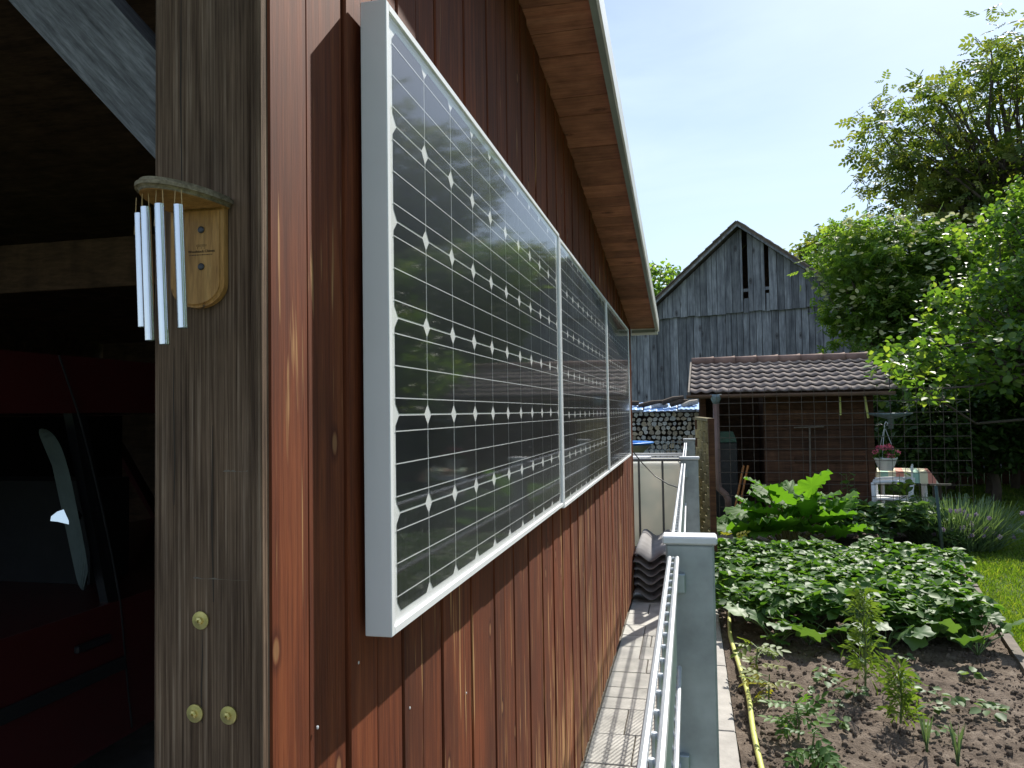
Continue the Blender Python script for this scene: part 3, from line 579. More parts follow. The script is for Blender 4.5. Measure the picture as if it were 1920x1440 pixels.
# ------------------------------------------------------------------ double rod fence
FT = 1.39; FX = -.035
fence = thing('metal_fence', 'galvanised double rod mesh fence with grey capped posts', 'fence', (0, 4, 0))
for y_ in (-1.06, 1.51, 4.075, 6.70):
    q = mbw(fence); q.cbox((-.050, y_, .0), (.040, y_+.045, FT-.014), .004); p_ = q.build('post', M['galvpost'], fence)
    q = mbw(fence); q.cbox((-.056, y_-.006, FT-.014), (.046, y_+.052, FT+.001), .003); q.build('cap', M['capw'], p_)
    for z_ in (FT-.085, FT-.42, FT-.82, .2):
        q = mbw(fence); q.cbox((-.0515, y_-.016, z_-.018), (-.014, y_-.0005, z_+.018), .002); q.build('clamp', M['galv'], p_)
        q = mbw(fence); q.tube([(-.038, y_-.02, z_), (-.030, y_-.02, z_)], .0055, 6); q.build('bolt', M['rod'], p_)
def rod(pts, r, n=6): q = MB(); q.tube(pts, r, n); return q.mesh('rod', M['rod'])
L = 2.5; hm = rod([(0,0,0),(0,L,0)], .0042, 8); vm = rod([(0,0,0),(0,0,FT-.076)], .0028, 6)
for y_ in (-1.035, 1.54, 4.105):
    q = mbw(fence); q.tube([(FX, y_+.01, .055), (FX, y_+2.50, .055)], .003, 6); mp_ = q.build('mesh_panel', M['rod'], fence)
    for k in range(7):
        z_ = FT-.034-.2*k - fence.location.z
        for s_ in (-1, 1): link('horizontal_rod', hm, mp_, (FX+s_*.0069, y_+.01-4, z_))
    for k in range(51): link('vertical_rod', vm, mp_, (FX, y_+.01+.0499*k-4, .045))

# ------------------------------------------------------------------ corrugated sheets, tank, cable
for k in range(6):
    q = MB(); nn = 28; dx = random.uniform(-.006,.006)
    vv = []; 
    for jy, (ya, sag) in enumerate(((0,0),(.7,-.004),(1.4,0))):
        for s_ in (0, 1):
            for i in range(nn+1):
                x_ = -.495 + .43*i/nn; vv.append((x_+dx, ya, .032*math.cos((x_+.47)/.235*2*math.pi) + sag + s_*.0075))
    f = []; r = nn+1
    for jy in range(2):
        for i in range(nn):
            a = jy*2*r+i; f += [(a, a+1, a+2*r+1, a+2*r)[::-1], (a+r, a+r+1, a+3*r+1, a+3*r)]
    for i in range(nn): f += [(i, i+1, i+r+1, i+r), (4*r+i, 5*r+i, 5*r+i+1, 4*r+i+1)]
    for jy in range(2):
        for i in (0, nn): a = jy*2*r+i; f.append((a, a+r, a+3*r, a+2*r))
    q.add(vv, f)
    o = q.build('corrugated_sheet', M['sheet'], None, True, loc=(0, 6.72+random.uniform(-.02,.02)+.012*k, .055+.062*k)); o.rotation_euler.z = random.uniform(-.012,.012)
    tag(o, ('grey corrugated roofing sheet at the bottom of the stack by the red wall' if k == 0 else 'grey corrugated roofing sheet on top of the stack in front of the tank' if k == 5 else 'grey corrugated roofing sheet inside the stack between bottom and top sheet'), 'roofing sheet', 'stacked corrugated roofing sheets')
tk = thing('water_tank', 'white square water tank in a grey steel cage behind the carport corner', 'tank', (-.56, 9.15, 0))
q = mbw(tk); q.cbox((-1.03,8.64,.14),(-.075,9.7,1.05),.04); o = q.build('tank', M['ibc'], tk)
bm_ = bmesh.new(); bm_.from_mesh(o.data); bmesh.ops.bevel(bm_, geom=list(bm_.edges), offset=.012, segments=2, affect='EDGES'); bm_.to_mesh(o.data); bm_.free()
q = mbw(tk); q.lathe([(.16,1.05),(.16,1.10),(.14,1.105)], 20, c=(-.6,9.15,0)); q.build('lid', M['whiteplastic'], o)
for k, x_ in enumerate((-1.05, -.80, -.553, -.298, -.06)):
    for y_ in (8.615, 9.71): q = mbw(tk); q.cbox((x_-.0115,y_,.1),(x_+.0115,y_+.022,1.075),.004); q.build('cage_bar', M['cage'], tk)
for y_ in (8.9, 9.15, 9.42):
    for x_ in (-1.056,-.058): q = mbw(tk); q.cbox((x_-.004,y_-.011,.1),(x_+.016,y_+.011,1.075),.004); q.build('cage_bar', M['cage'], tk)
for z_, mm in ((1.0765,'cage'),(.115,'cage'),):
    for y_ in (8.605,9.705): q = mbw(tk); q.cbox((-1.07,y_,z_),(-.035,y_+.03,z_+.028),.006); q.build('cage_rail', M[mm], tk)
    for x_ in (-1.07,-.065): q = mbw(tk); q.cbox((x_,8.636,z_),(x_+.03,9.704,z_+.028),.006); q.build('cage_rail', M[mm], tk)
for k in range(3): q = mbw(tk); q.cbox((-1.03, 8.7+.42*k, 1.106),(-.05, 8.72+.42*k, 1.118),.003); q.build('top_strut', M['whiteplastic'], tk)
for x_ in (-1.0,-.6,-.2): q = mbw(tk); q.cbox((x_-.05,8.62,0),(x_+.05,9.72,.112),.004); q.build('pallet_runner', M['darkwood'], tk)
q = MB(); q.tube([(-.54,7.06,1.36),(-.52,7.12,1.28),(-.44,7.22,1.16),(-.32,7.25,1.03),(-.2,7.1,.97),(-.10,6.9,.955),(-.04,6.75,.97)], .005, 7)
tag(q.build('cable', M['black'], smooth=True), 'thin dark cable sagging from the wall corner to the fence', 'cable')
# small screw stake in paving shadow
# ------------------------------------------------------------------ tub on stand, rear mesh fence, firewood
tb = thing('round_tub', 'round tub with bright blue rim standing behind the water tank', 'tub', (-1.25, 12.3, 0))
q = MB(); q.lathe([(.30,.78),(.62,1.06),(.66,1.11),(.60,1.11),(.3,.86)], 40); q.build('bowl', M['tub'], tb, True)
q = MB(); q.lathe([(.665,1.108),(.70,1.118),(.70,1.142),(.60,1.142),(.57,1.112)], 40, cap=False); q.build('rim', M['bluerim'], tb, True)
q = MB(); q.lathe([(.6,1.112),(.25,.90),(.02,.88)], 40, cap=False); q.build('lining', M['bluerim'], tb, True)
q = MB(); q.lathe([(.34,0),(.34,.78)], 24); q.build('stand', M['capw'], tb)
rf = thing('rear_mesh_fence', 'low grey wire mesh fence in front of the stacked firewood', 'fence', (-.4, 13.2, 0))
for k in range(9): q = MB(); q.tube([(-.9,0,1.10-.13*k),(.62,0,1.10-.13*k)], .006, 5); q.build('horizontal_rod', M['galvpost'], rf)
for k in range(31): q = MB(); q.tube([(-.9+.05*k,.007,.02),(-.9+.05*k,.007,1.13)], .0035, 5); q.build('vertical_rod', M['galvpost'], rf)
q = MB(); q.cbox((.62,-.03,0),(.68,.03,1.16),.004); q.build('post', M['galvpost'], rf)
q = MB(); q.box((-.12,13.1,1.02),(.07,13.12,1.06), Matrix.Rotation(.15,3,'Y')); tag(q.build('broken_tile', M['ridgetile']), 'reddish tile piece lying against the rear mesh fence', 'tile')
# logs: irregular prisms stacked face to the viewer
k = 0; z_ = .06
row = 0
while z_ < 1.57:
    x_ = -1.33 + random.uniform(0,.05)
    while x_ < .12:
        r = random.uniform(.042,.066); n_ = random.choice((4,5,5,6,7)); ph = random.random()*6; q = MB(); pts = []
        for i in range(n_):
            a = ph+2*math.pi*i/n_; rr = r*random.uniform(.62,1.18); pts.append((rr*math.cos(a), 0, rr*math.sin(a)*.92))
        d = .33; q.prism(pts, (0,-.0+random.uniform(-.025,.02),0), (0,d,0)); me = q.mesh('log', M['logbark'])
        me.materials.append(M['logface']); 
        for p in me.polygons:
            if abs(p.normal.y) > .9: p.material_index = 1
        bm_ = bmesh.new(); bm_.from_mesh(me); bmesh.ops.bevel(bm_, geom=[e for e in bm_.edges if abs(e.verts[0].co.y-e.verts[1].co.y)>.1], offset=.008, segments=1, affect='EDGES'); bm_.to_mesh(me); bm_.free()
        o = link('log', me, None, (x_+r, 15.0, z_+random.uniform(-.012,.012)))
        tag(o, 'split firewood log in the stack under blue sheets', 'log', 'firewood logs stacked in front of the barn'); x_ += 1.9*r; k += 1
    z_ += .088; row += 1
q = MB(); q.box((-1.4,15.26,0),(.22,15.4,1.6)); tag(q.build('firewood_core', M['logbark']), 'dark inner mass of the firewood stack', 'firewood', kind='stuff')
for k, (xa, xb, zz, tl) in enumerate(((-1.45,-.86,1.635,.02),(-.84,-.22,1.625,-.03),(-.2,.24,1.64,.05))):
    q = MB(); nn = 40; vv = []; f = []
    for jy, ya in enumerate((-.16,.5)):
        for s_ in (0,1):
            for i in range(nn+1): vv.append((xa+(xb-xa)*i/nn, ya, (.008*(1 if (i//4)%2 else 0))+s_*.004+jy*.14))
    r = nn+1
    for i in range(nn): f += [(i,i+1,2*r+i+1,2*r+i),(r+i,r+i+1,3*r+i+1,3*r+i),(i,i+1,r+i+1,r+i),(2*r+i,2*r+i+1,3*r+i+1,3*r+i)]
    q.add(vv, f); o = q.build('blue_sheet', M['bluesheet'], None, False, (0,15.0,zz)); o.rotation_euler.y = tl*.5
    tag(o, ('blue corrugated sheet on the firewood stack partly behind the carport', 'blue corrugated sheet in the middle of the firewood stack', 'blue corrugated sheet on the firewood stack beside the tiled shed')[k], 'plastic sheet', 'blue sheets covering the firewood')
for k, (xa, za, xb, zb, r, mt) in enumerate(((-1.4,1.74,-.95,1.78,.05,'logbark'),(-.95,1.72,-.45,1.80,.045,'logbark'),(-.70,1.70,-.40,1.72,.04,'logface'),(-.5,1.78,-.1,1.87,.05,'logbark'),(-.12,1.70,.16,1.79,.055,'logface'),(-.35,1.74,-.02,1.80,.05,'logbark'))):
    q = MB(); q.tube([(xa,15.1,za),((xa+xb)/2,15.14,(za+zb)/2+.02),(xb,15.2,zb)], [r,r*1.05,r*.85], 8)
    tag(q.build('branch_log', M[mt]), ('dark bark covered log weighing down the blue sheets', 'pale log weighing down the blue sheets')[mt == 'logface'], 'log', 'logs weighing down the blue sheets')

# ------------------------------------------------------------------ old barn
TH = R(-19.1)
bn = thing('barn', 'old silver grey plank barn with steep gable and two dark slots', 'barn', (1.629, 24.0, 0), TH)
AP = 7.10; SL = .80
def roofz(u): return AP - SL*abs(u)
def vboard(u0, u1, y0, y1, zb, zt0, zt1, name='plank'):
    q = MB(); q.add([(u0,y0,zb),(u1,y0,zb),(u1,y1,zb),(u0,y1,zb),(u0,y0,zt0),(u1,y0,zt1),(u1,y1,zt1),(u0,y1,zt0)], [(0,3,2,1),(4,5,6,7),(0,1,5,4),(1,2,6,5),(2,3,7,6),(3,0,4,7)]); return q.build(name, M['barn'], bn)
u = -3.0
while u < 3.1:
    w_ = random.uniform(.15,.25)
    for lim in (.055, .70): 
        if u < lim < u+w_+.04: w_ = lim-u
    if abs(u-.055) < 1e-6: u += .15; continue
    if abs(u-.70) < 1e-6: u += .12; continue
    u1 = u+w_; zb = 4.52 + random.uniform(-.03,.02); d = random.uniform(-.012,.012)
    if roofz(u) > zb+.15 and roofz(u1) > zb+.15: vboard(u+.006, u1-.006, -.10+d, -.07+d, zb, roofz(u)-.06, roofz(u1)-.06)
    u = u1
for ua, ub in ((.055,.205),(.70,.82)):
    vboard(ua+.01, ub-.01, -.06, -.03, 4.5, 4.93+.1*(ua>.5), 4.93+.1*(ua>.5)); vboard(ua-.2, ub+.2, -.055, -.03, 5.13, 5.22, 5.22, 'rail')
u = -5.6
while u < 7.0:
    w_ = random.uniform(.16,.28); d = random.uniform(-.014,.014); zt = 4.60 + random.uniform(-.05,.0)
    if u < -3.05 or u > 3.05: zt = min(zt, roofz(u)-.06 if roofz(u) > 2.7 else 2.7)
    if u < -5.3: u += w_; continue
    vboard(u+.006+random.uniform(0,.008), u+w_-.006, -.02+d, .012+d, 0, zt, zt); u += w_
for s_ in (-1, 1):
    q = MB(); e = 6.0; q.prism([(0,-.35,AP+.02),(s_*e,-.35,roofz(e)+.02),(s_*e,-.35,roofz(e)+.12),(0,-.35,AP+.12)], (0,0,0), (0,7.0,0)); rf_ = q.build('roof', M['tile'], bn)
    q = MB(); q.prism([(0,-.37,AP-.04),(s_*e,-.37,roofz(e)-.04),(s_*e,-.37,roofz(e)+.03),(0,-.37,AP+.03)], (0,0,0), (0,.03,0)); q.build('verge_board', M['barn'], rf_)
    for k in range(26):
        ua = .02+k*.232; q = MB(); ub = ua+.25
        q.prism([(s_*ua,-.42,roofz(ua)+.115),(s_*ub,-.42,roofz(ub)+.115),(s_*ub,-.42,roofz(ub)+.155+random.uniform(0,.015)),(s_*ua,-.42,roofz(ua)+.135)], (0,0,0), (0,.4,0)); q.build('roof_tile', M['tile'], rf_)
q = MB(); q.prism([(-5.2,1.6,0),(5.6,1.6,0),(5.6,1.6,2.55),(0,1.6,AP-.02),(-5.2,1.6,2.8)],(0,0,0),(0,.1,0)); q.build('rear_wall', M['darkwood'], bn)
q = MB(); q.box((-5.25,.05,0),(-5.15,6.0,2.8)); q.box((5.6,.05,0),(5.7,6.0,2.7)); q.build('side_wall', M['darkwood'], bn)

# ------------------------------------------------------------------ garden shed with tiled roof
TH = R(-1.5)
sh = thing('garden_shed', 'brown wooden garden shed with brown tiled roof and gutter', 'shed', (2.46, 11.59, 0), TH)
for k in range(13):
    z0 = .02+k*.145; q = MB(); q.cbox((-1.42,.0+random.uniform(0,.004),z0),(0,.024,z0+.142),.004); q.build('wall_board', M['shedwood'], sh)
for k in range(13):
    z0 = .02+k*.145; q = MB(); q.cbox((-.024,.03,z0),(0,1.6,z0+.142),.004); q.build('wall_board', M['shedwood'], sh)
q = MB(); q.box((-1.4,.03,0),(-.03,1.6,1.87)); q.build('inner_lining', M['darkwood'], sh)
q = MB(); q.cbox((-1.02,-.02,.86),(-.1,-.003,.95),.004); q.build('rail', M['shedwood'], sh)
q = MB(); q.cbox((-2.3,1.5,0),(-1.4,1.56,1.9),.004); q.build('back_panel', M['darkwood'], sh)
q = MB(); q.cbox((-2.30,-.02,0),(-2.22,.06,1.86),.004); q.build('post', M['shedwood'], sh)
q = MB(); q.cbox((-2.32,.07,0),(-2.28,1.5,1.9),.004); q.build('side_panel', M['darkwood'], sh)
q = MB(); q.cbox((-.06,-.03,0),(.03,.0,1.86),.004); q.build('corner_trim', M['shedwood'], sh)
EZ, RZ, EY, RY = 1.875, 2.41, -.40, 1.50
UL, UR = -2.45, .22
q = MB(); q.prism([(0,EY+.03,EZ-.03),(0,RY,RZ-.03),(0,RY,RZ-.065),(0,EY+.03,EZ-.065)], (UL+.02,0,0), (UR-.02,0,0)); rfo = q.build('roof', M['darkwood'], sh)
q = MB(); q.prism([(0,RY,RZ-.03),(0,RY+1.6,RZ-.5),(0,RY+1.6,RZ-.54),(0,RY,RZ-.065)], (UL+.02,0,0), (UR-.02,0,0)); q.build('rear_roof', M['tile'], sh)
q = MB(); q.prism([(0,EY-.01,EZ-.07),(0,RY,RZ-.06),(0,RY,RZ+.03),(0,EY-.01,EZ+.01)], (UL-.012,0,0), (UL+.012,0,0)); q.build('verge_board', M['edging'], sh)
rows, gauge = 7, (RY-EY)/7; sl2 = (RZ-EZ)/(RY-EY)
tm = MB(); nn = 24; vv = []; f = []
for jy, (ya, za) in enumerate(((0,.034),(gauge+.05,.008))):
    for s_ in (0,1):
        for i in range(nn+1):
            u_ = i/nn; wv = .021*(0.5+.5*math.cos(4*math.pi*u_))**1.3; vv.append((u_*.304, ya, za+wv + ya*sl2 - (1-s_)*.014))
r = nn+1
for i in range(nn): f += [(i,2*r+i,2*r+i+1,i+1),(r+i,r+i+1,3*r+i+1,3*r+i),(i,i+1,r+i+1,r+i)]
tm.add(vv, f); tme = tm.mesh('roof_tile', M['tile'], True)
for rr in range(rows):
    for c in range(9):
        link('roof_tile', tme, rfo, (UL+.02+c*.30, EY+rr*gauge+random.uniform(-.014,.010), EZ-.03+rr*gauge*sl2+random.uniform(-.002,.003)), (0, random.uniform(-.008,.008), random.uniform(-.006,.006)))
for k in range(8):
    q = MB(); a0 = UL+.01+k*.335; vv = []
    q.tube([(a0,RY+.02,RZ+.01),(a0+.30,RY+.02,RZ+.012),(a0+.36,RY+.02,RZ+.016)], [.074,.078,.086], 14); q.build('ridge_tile', M['ridgetile'], rfo, True)
gp = [(EY-.01+.055*math.cos(t_)-.05, EZ-.035+.05*math.sin(t_)) for t_ in [math.pi*(1+k/10) for k in range(11)]]
q = MB(); q.prism([(0,a,b) for a,b in gp]+[(0,gp[-1][0]-.006,gp[-1][1]), (0,gp[0][0]+.006,gp[0][1])], (UL-.03,0,0), (UR,0,0)); q.build('gutter', M['gutter'], sh)
q = MB(); q.lathe([(.03,-.14),(.075,-.03),(.08,.02)], 14, c=(-2.08,EY-.055,EZ-.05)); q.build('funnel', M['copper'], sh, True)
q = MB(); q.tube([(-2.08,EY-.05,EZ-.15),(-2.08,EY-.05,.62),(-2.065,EY-.05,.53),(-1.98,EY-.06,.45),(-1.95,EY-.06,.38),(-1.95,EY-.06,.22)], .045, 12); q.build('downpipe', M['gutter'], sh, True)
# things at the shed
def at(u, v, z): 
    c_, s_ = math.cos(TH), math.sin(TH); return (2.46+c_*u-s_*v, 11.59+s_*u+c_*v, z)
q = MB(); q.prism([(-.16,0,0),(.16,0,0),(.15,0,.06),(.11,0,.16),(-.11,0,.16),(-.15,0,.06)], (0,-.12,0), (0,.12,0)); o = q.build('green_hood', M['greenbox'], None, False, at(-1.95,.5,1.14)); o.rotation_euler.z = TH
tag(o, 'green plastic hood under the tiled roof beside the downpipe', 'tub')
q = MB(); q.cbox((-.17,-.1,0),(.17,.16,1.135),.01); o = q.build('dark_cabinet', M['black'], None, False, at(-1.95,.5,0)); o.rotation_euler.z = TH; tag(o, 'dark cabinet standing in the open end of the shed', 'cabinet')
for k in range(2):
    q = MB(); q.tube([(0,0,0),(.14,.05,.62)], .016, 6); o = q.build('tool_handle', M['orange'], None, False, at(-1.85+.06*k,-.02,.2)); tag(o, 'orange wooden tool handle leaning in the shed behind the rhubarb', 'tool', 'tool handles in the shed')
tt = thing('garden_tool', 'long handled garden tool with cross bars hanging on the shed wall', 'tool', at(-.82,-.05,.62), TH)
q = MB(); q.tube([(0,0,0),(.01,0,.74)], .013, 6); q.build('handle', M['edging'], tt)
q = MB(); q.tube([(-.2,0,.74),(.2,0,.75)], .011, 6); q.build('crossbar', M['edging'], tt)
q = MB(); q.cbox((-.1,-.01,-.02),(.12,.01,.0),.002); q.build('foot', M['galv'], tt)
for k, (u, ln, tl) in enumerate(((-.42,.25,0),(-.1,.3,-.12))):
    q = MB(); q.box((-.014,-.008,-ln),(.014,.008,0)); o = q.build('wooden_slat', M['hose'], None, False, at(u,-.16,1.78)); o.rotation_euler = (0,tl,TH)
    tag(o, ('yellow slat hanging straight under the shed gutter', 'yellow slat hanging at a slant under the shed gutter')[k], 'slat')

# ------------------------------------------------------------------ woven screen at the bed's corner
ws = thing('woven_screen', 'greenish woven wooden screen panel seen edge on beside the fence', 'screen', (.2, 7.5, 0), math.atan2(.11, 2.0))
for k in range(14):
    z0 = .06+k*.104; q = MB(); vv = []; f = []; nn = 24
    for i in range(nn+1):
        y_ = .07+1.85*i/nn; o_ = .034*math.sin(i/nn*math.pi*6+math.pi*(k%2)); vv += [(o_-.004,y_,z0),(o_+.004,y_,z0),(o_+.004,y_,z0+.098),(o_-.004,y_,z0+.098)]
    for i in range(nn): a = i*4; f += [(a+j,a+(j+1)%4,a+4+(j+1)%4,a+4+j) for j in range(4)]
    f += [(0,3,2,1),(nn*4,nn*4+1,nn*4+2,nn*4+3)]; q.add(vv, f); q.build('woven_slat', M['screenwood'], ws)
for y_ in (0, 1.95): q = MB(); q.cbox((-.028,y_,0),(.028,y_+.056,1.55),.004); q.build('post', M['shedwood'], ws)
for k in range(6): q = MB(); q.cbox((-.008,.07+.3*k+.12,.05),(.008,.07+.3*k+.14,1.5),.002); q.build('upright', M['screenwood'], ws)
q = MB(); q.cbox((-.03,.06,1.515),(.03,1.95,1.55),.004); q.build('top_rail', M['screenwood'], ws)

# ------------------------------------------------------------------ wire trellis, stake, hose
tr_ = thing('wire_trellis', 'rusty wire grid trellis standing behind the bed in front of the shed', 'trellis', (1.9, 10.5, 0))
for k in range(11): q = mbw(tr_); q.tube([(.36,10.5,.36+.15*k),(3.36,10.5,.36+.15*k)], .0040, 5); q.build('horizontal_wire', M['rust'], tr_)
for k in range(21): q = mbw(tr_); q.tube([(.36+.15*k,10.507,.03),(.36+.15*k,10.507,1.90)], .0030, 5); q.build('vertical_wire', M['rust'], tr_)
sk = thing('plant_stake', 'dark green stake with a pale cross bar at the end of the bed', 'stake', (2.55, 8.92, 0))
q = MB(); q.tube([(0,0,-.05),(.0,0,.80)], .016, 8); q.build('pole', M['stakegreen'], sk, True)
q = MB(); q.cbox((-.10,-.008,.80),(.10,.008,.822),.003); q.build('cross_bar', M['edging'], sk); sk.children[1].rotation_euler = (0,-.06,0)
hp = [(.29,2.6),(.285,3.1),(.272,3.6),(.265,4.0),(.285,4.5),(.262,5.0),(.235,5.6),(.262,6.2),(.30,6.8),(.325,7.3),(.33,7.7),(.30,8.1),(.275,8.5),(.30,9.2)]
hp = [(np.interp(t_, range(len(hp)), [p[0] for p in hp]) , np.interp(t_, range(len(hp)), [p[1] for p in hp])) for t_ in np.arange(0, len(hp)-1+.01, .25)]
for _ in range(3): hp = [hp[0]] + [((hp[i-1][0]+2*hp[i][0]+hp[i+1][0])/4, (hp[i-1][1]+2*hp[i][1]+hp[i+1][1])/4) for i in range(1, len(hp)-1)] + [hp[-1]]
q = MB(); q.tube([(a,b,.062+.006*math.sin(b*5)) for a,b in hp], .0135, 10); tag(q.build('garden_hose', M['hose'], None, True), 'yellow green garden hose lying along the fence kerb', 'hose')

# ------------------------------------------------------------------ table, chair, hanging basket
tbl = thing('garden_table', 'garden table with pastel striped cloth on the terrace', 'table', (2.93, 11.95, 0), R(-12))
cm, nt, bs = newmat('striped_tablecloth'); v = coords(nt, (1,1,1), obj=True); sx = N(nt,'ShaderNodeSeparateXYZ'); nt.links.new(v, sx.inputs[0])
ml = N(nt,'ShaderNodeMath',operation='MULTIPLY'); ml.inputs[1].default_value = 2.6; nt.links.new(sx.outputs[0], ml.inputs[0]); fr_ = N(nt,'ShaderNodeMath',operation='FRACT'); nt.links.new(ml.outputs[0], fr_.inputs[0])
cr_ = ramp(nt, [(0,(.62,.60,.42)),(.25,(.28,.46,.36)),(.5,(.66,.60,.40)),(.75,(.62,.24,.17))]); cr_.color_ramp.interpolation = 'CONSTANT'; nt.links.new(fr_.outputs[0], cr_.inputs[0]); nt.links.new(cr_.outputs[0], bs.inputs['Base Color']); bs.inputs['Roughness'].default_value = .8
q = MB(); q.add([(-.33,-.40,.735),(.33,-.40,.735),(.33,.40,.735),(-.33,.40,.735),(-.36,-.45,.60),(.42,-.47,.585),(.36,.45,.6),(-.36,.45,.6),(0,-.47,.60)], [(0,1,2,3),(0,4,8,1),(1,8,5),(1,5,6,2),(2,6,7,3),(3,7,4,0)]); q.build('tablecloth', cm, tbl)
q = MB(); q.cbox((-.32,-.39,.70),(.32,.39,.73),.004); q.build('table_top', M['whiteplastic'], tbl)
for sx_ in (-.27,.27):
    for sy_ in (-.32,.32): q = MB(); q.tube([(sx_,sy_,0),(sx_*.96,sy_*.96,.7)], .022, 8); q.build('leg', M['whiteplastic'], tbl)
ch = thing('garden_chair', 'white plastic garden chair with arms beside the table', 'chair', (2.56, 11.05, .012), R(75))
q = MB(); q.cbox((-.22,-.22,.41),(.22,.22,.44),.012); q.build('seat', M['whiteplastic'], ch)
q = MB(); bp_ = [(-.21,-.22),(.21,-.22),(.23,-.24)]
for k in range(6): x_ = -.2+.08*k; q.cbox((x_-.026,-.262,.44),(x_+.026,-.245,.80),.005)
q.cbox((-.23,-.27,.79),(.23,-.24,.86),.01); q.build('backrest', M['whiteplastic'], ch)
for s_ in (-1,1):
    q = MB(); q.tube([(s_*.25,-.25,.66),(s_*.27,0,.66),(s_*.26,.2,.645)], .024, 8); q.build('armrest', M['whiteplastic'], ch, True)
    q = MB(); q.tube([(s_*.26,.24,0),(s_*.24,.19,.42),(s_*.26,.2,.645)], [.022,.03,.024], 8); q.build('leg', M['whiteplastic'], ch, True)
    q = MB(); q.tube([(s_*.26,-.30,0),(s_*.23,-.22,.42),(s_*.25,-.26,.68)], [.022,.03,.024], 8); q.build('leg', M['whiteplastic'], ch, True)
hb = thing('hanging_basket', 'white hanging flower pot with pink blossoms by the shed corner', 'flower pot', (2.50, 11.02, .80))
q = MB(); q.lathe([(.085,0),(.135,.15),(.145,.155),(.145,.17),(.125,.17),(.12,.14)], 24); q.build('pot', M['whiteplastic'], hb, True)
for a in (0,2.1,4.2): q = MB(); q.tube([(.135*math.cos(a),.135*math.sin(a),.16),(.012*math.cos(a),.012*math.sin(a),.54)], .0035, 5); q.build('wire', M['capw'], hb)
q = MB(); q.tube([(0,0,.53),(.0,0,.60),(.02,0,.64),(.04,0,.62),(.03,0,.585)], .007, 6); q.build('hook', M['capw'], hb, True)
n = 260; a = rng.random(n)*6.28; rr = .15*np.sqrt(rng.random(n)); V,F,r_ = scatter(ROUND_V, LEAF_F, np.stack([rr*np.cos(a), rr*np.sin(a), .16+.08*rng.random(n)],1), rotmats(a, rng.normal(.3,.5,n), rng.normal(0,.5,n)), .05+.03*rng.random(n)); link('leaves', npmesh('leaves', V,F,M['straw'],r_), hb)
for (fx,fy,fz,s_) in ((-.12,-.05,.235,.05),(-.03,-.08,.29,.05),(.05,-.06,.29,.045),(.0,-.12,.2,.05),(.13,-.05,.225,.045),(.05,.05,.30,.05),(-.06,.06,.28,.05),(.05,-.12,.195,.04)):
    n = 60; d = rng.normal(size=(n,3)); d /= np.linalg.norm(d,axis=1)[:,None]; V,F,r_ = scatter(ROUND_V, LEAF_F, np.array([fx,fy,fz])+d*s_*.7, rotmats(rng.random(n)*6.28, rng.random(n)*3, rng.random(n)*3), np.full(n,.022)); link('blossom', npmesh('blossom', V,F,M['pink'],r_), hb)
# bird feeder like dish hanging under the branch
fd = thing('hanging_dish', 'dark hanging dish under the leaves beside the shed roof', 'feeder', (2.62, 11.2, 1.50))
q = MB(); q.lathe([(.03,-.16),(.04,-.03),(.26,.03),(.27,.05),(.25,.05),(.03,.0)], 24); q.build('dish', M['copper'], fd, True)
q = MB(); q.tube([(0,0,.02),(0,0,.75)], .006, 5); q.build('hanger', M['black'], fd)
# ------------------------------------------------------------------ vegetation
def unit(n): d = rng.normal(size=(n,3)); return d/np.linalg.norm(d,axis=1)[:,None]
def clump_leaves(centers, radii, per, size, tmpl, squash=.7, droop=.2):
    C = np.repeat(centers, per, 0); Rr = np.repeat(radii, per); n = len(C)
    d = unit(n)*(rng.random(n)**.45)[:,None]; d[:,2] *= squash; P = C + d*Rr[:,None]
    yaw = np.arctan2(-d[:,0], d[:,1]) + rng.normal(0,.9,n)
    return scatter(tmpl[0], tmpl[1], P, rotmats(yaw, -droop+rng.normal(0,.55,n), rng.normal(0,.6,n)), size*(.65+.7*rng.random(n)))
def crown_points(ells, n, inner=.35):
    vols = np.array([e[1][0]*e[1][1]*e[1][2] for e in ells]); k = rng.choice(len(ells), n, p=vols/vols.sum())
    C = np.array([e[0] for e in ells])[k]; Rr = np.array([e[1] for e in ells])[k]
    d = unit(n)*(inner+(1-inner)*rng.random(n)**.6)[:,None]; return C + d*Rr
def tree(name, label, base, ells, nclump, per, crad, lsize, tmpl, mat, trunk_r, group=None, squash=.7, twigs=1.0, cat='tree', fork=.4, extra=None):
    t = thing(name, label, cat, base, 0, group); B = np.array(base)
    cl = crown_points(ells, nclump); rad = crad*(.6+.8*rng.random(nclump))
    top = np.mean([e[0] for e in ells], 0); q = MB(); q.off = Vector(base)
    f = B + (top-B)*np.array([.35,.35,fork]); 
    q.tube([B-[0,0,.1], B*.6+f*.4+[.05,.03,0], f, f*.45+top*.55, top], [trunk_r*1.25, trunk_r, trunk_r*.85, trunk_r*.5, trunk_r*.15], 9)
    idx = rng.choice(nclump, int(nclump*min(1,twigs)), replace=False)
    for i in idx:
        s = rng.uniform(.0,.9); st_ = f*(1-s)+top*s; e_ = cl[i]; md = st_*.45+e_*.55 + unit(1)[0]*.12*np.linalg.norm(e_-st_); rr = trunk_r*rng.uniform(.10,.24)
        q.tube([st_, st_*.7+md*.3+[0,0,.03], md, e_*.8+md*.2, e_], [rr*1.5, rr, rr*.7, rr*.35, rr*.15], 5, cap=False)
    tr = q.build('trunk', M['bark'], t, True, fix=False)
    V, F, r_ = clump_leaves(cl-B, rad, per, lsize, tmpl, squash)
    link('crown', npmesh('crown', V, F, mat, r_), t)
    return t, cl
SIMPLE = (LEAF_V, LEAF_F); ROUND = (ROUND_V, LEAF_F)
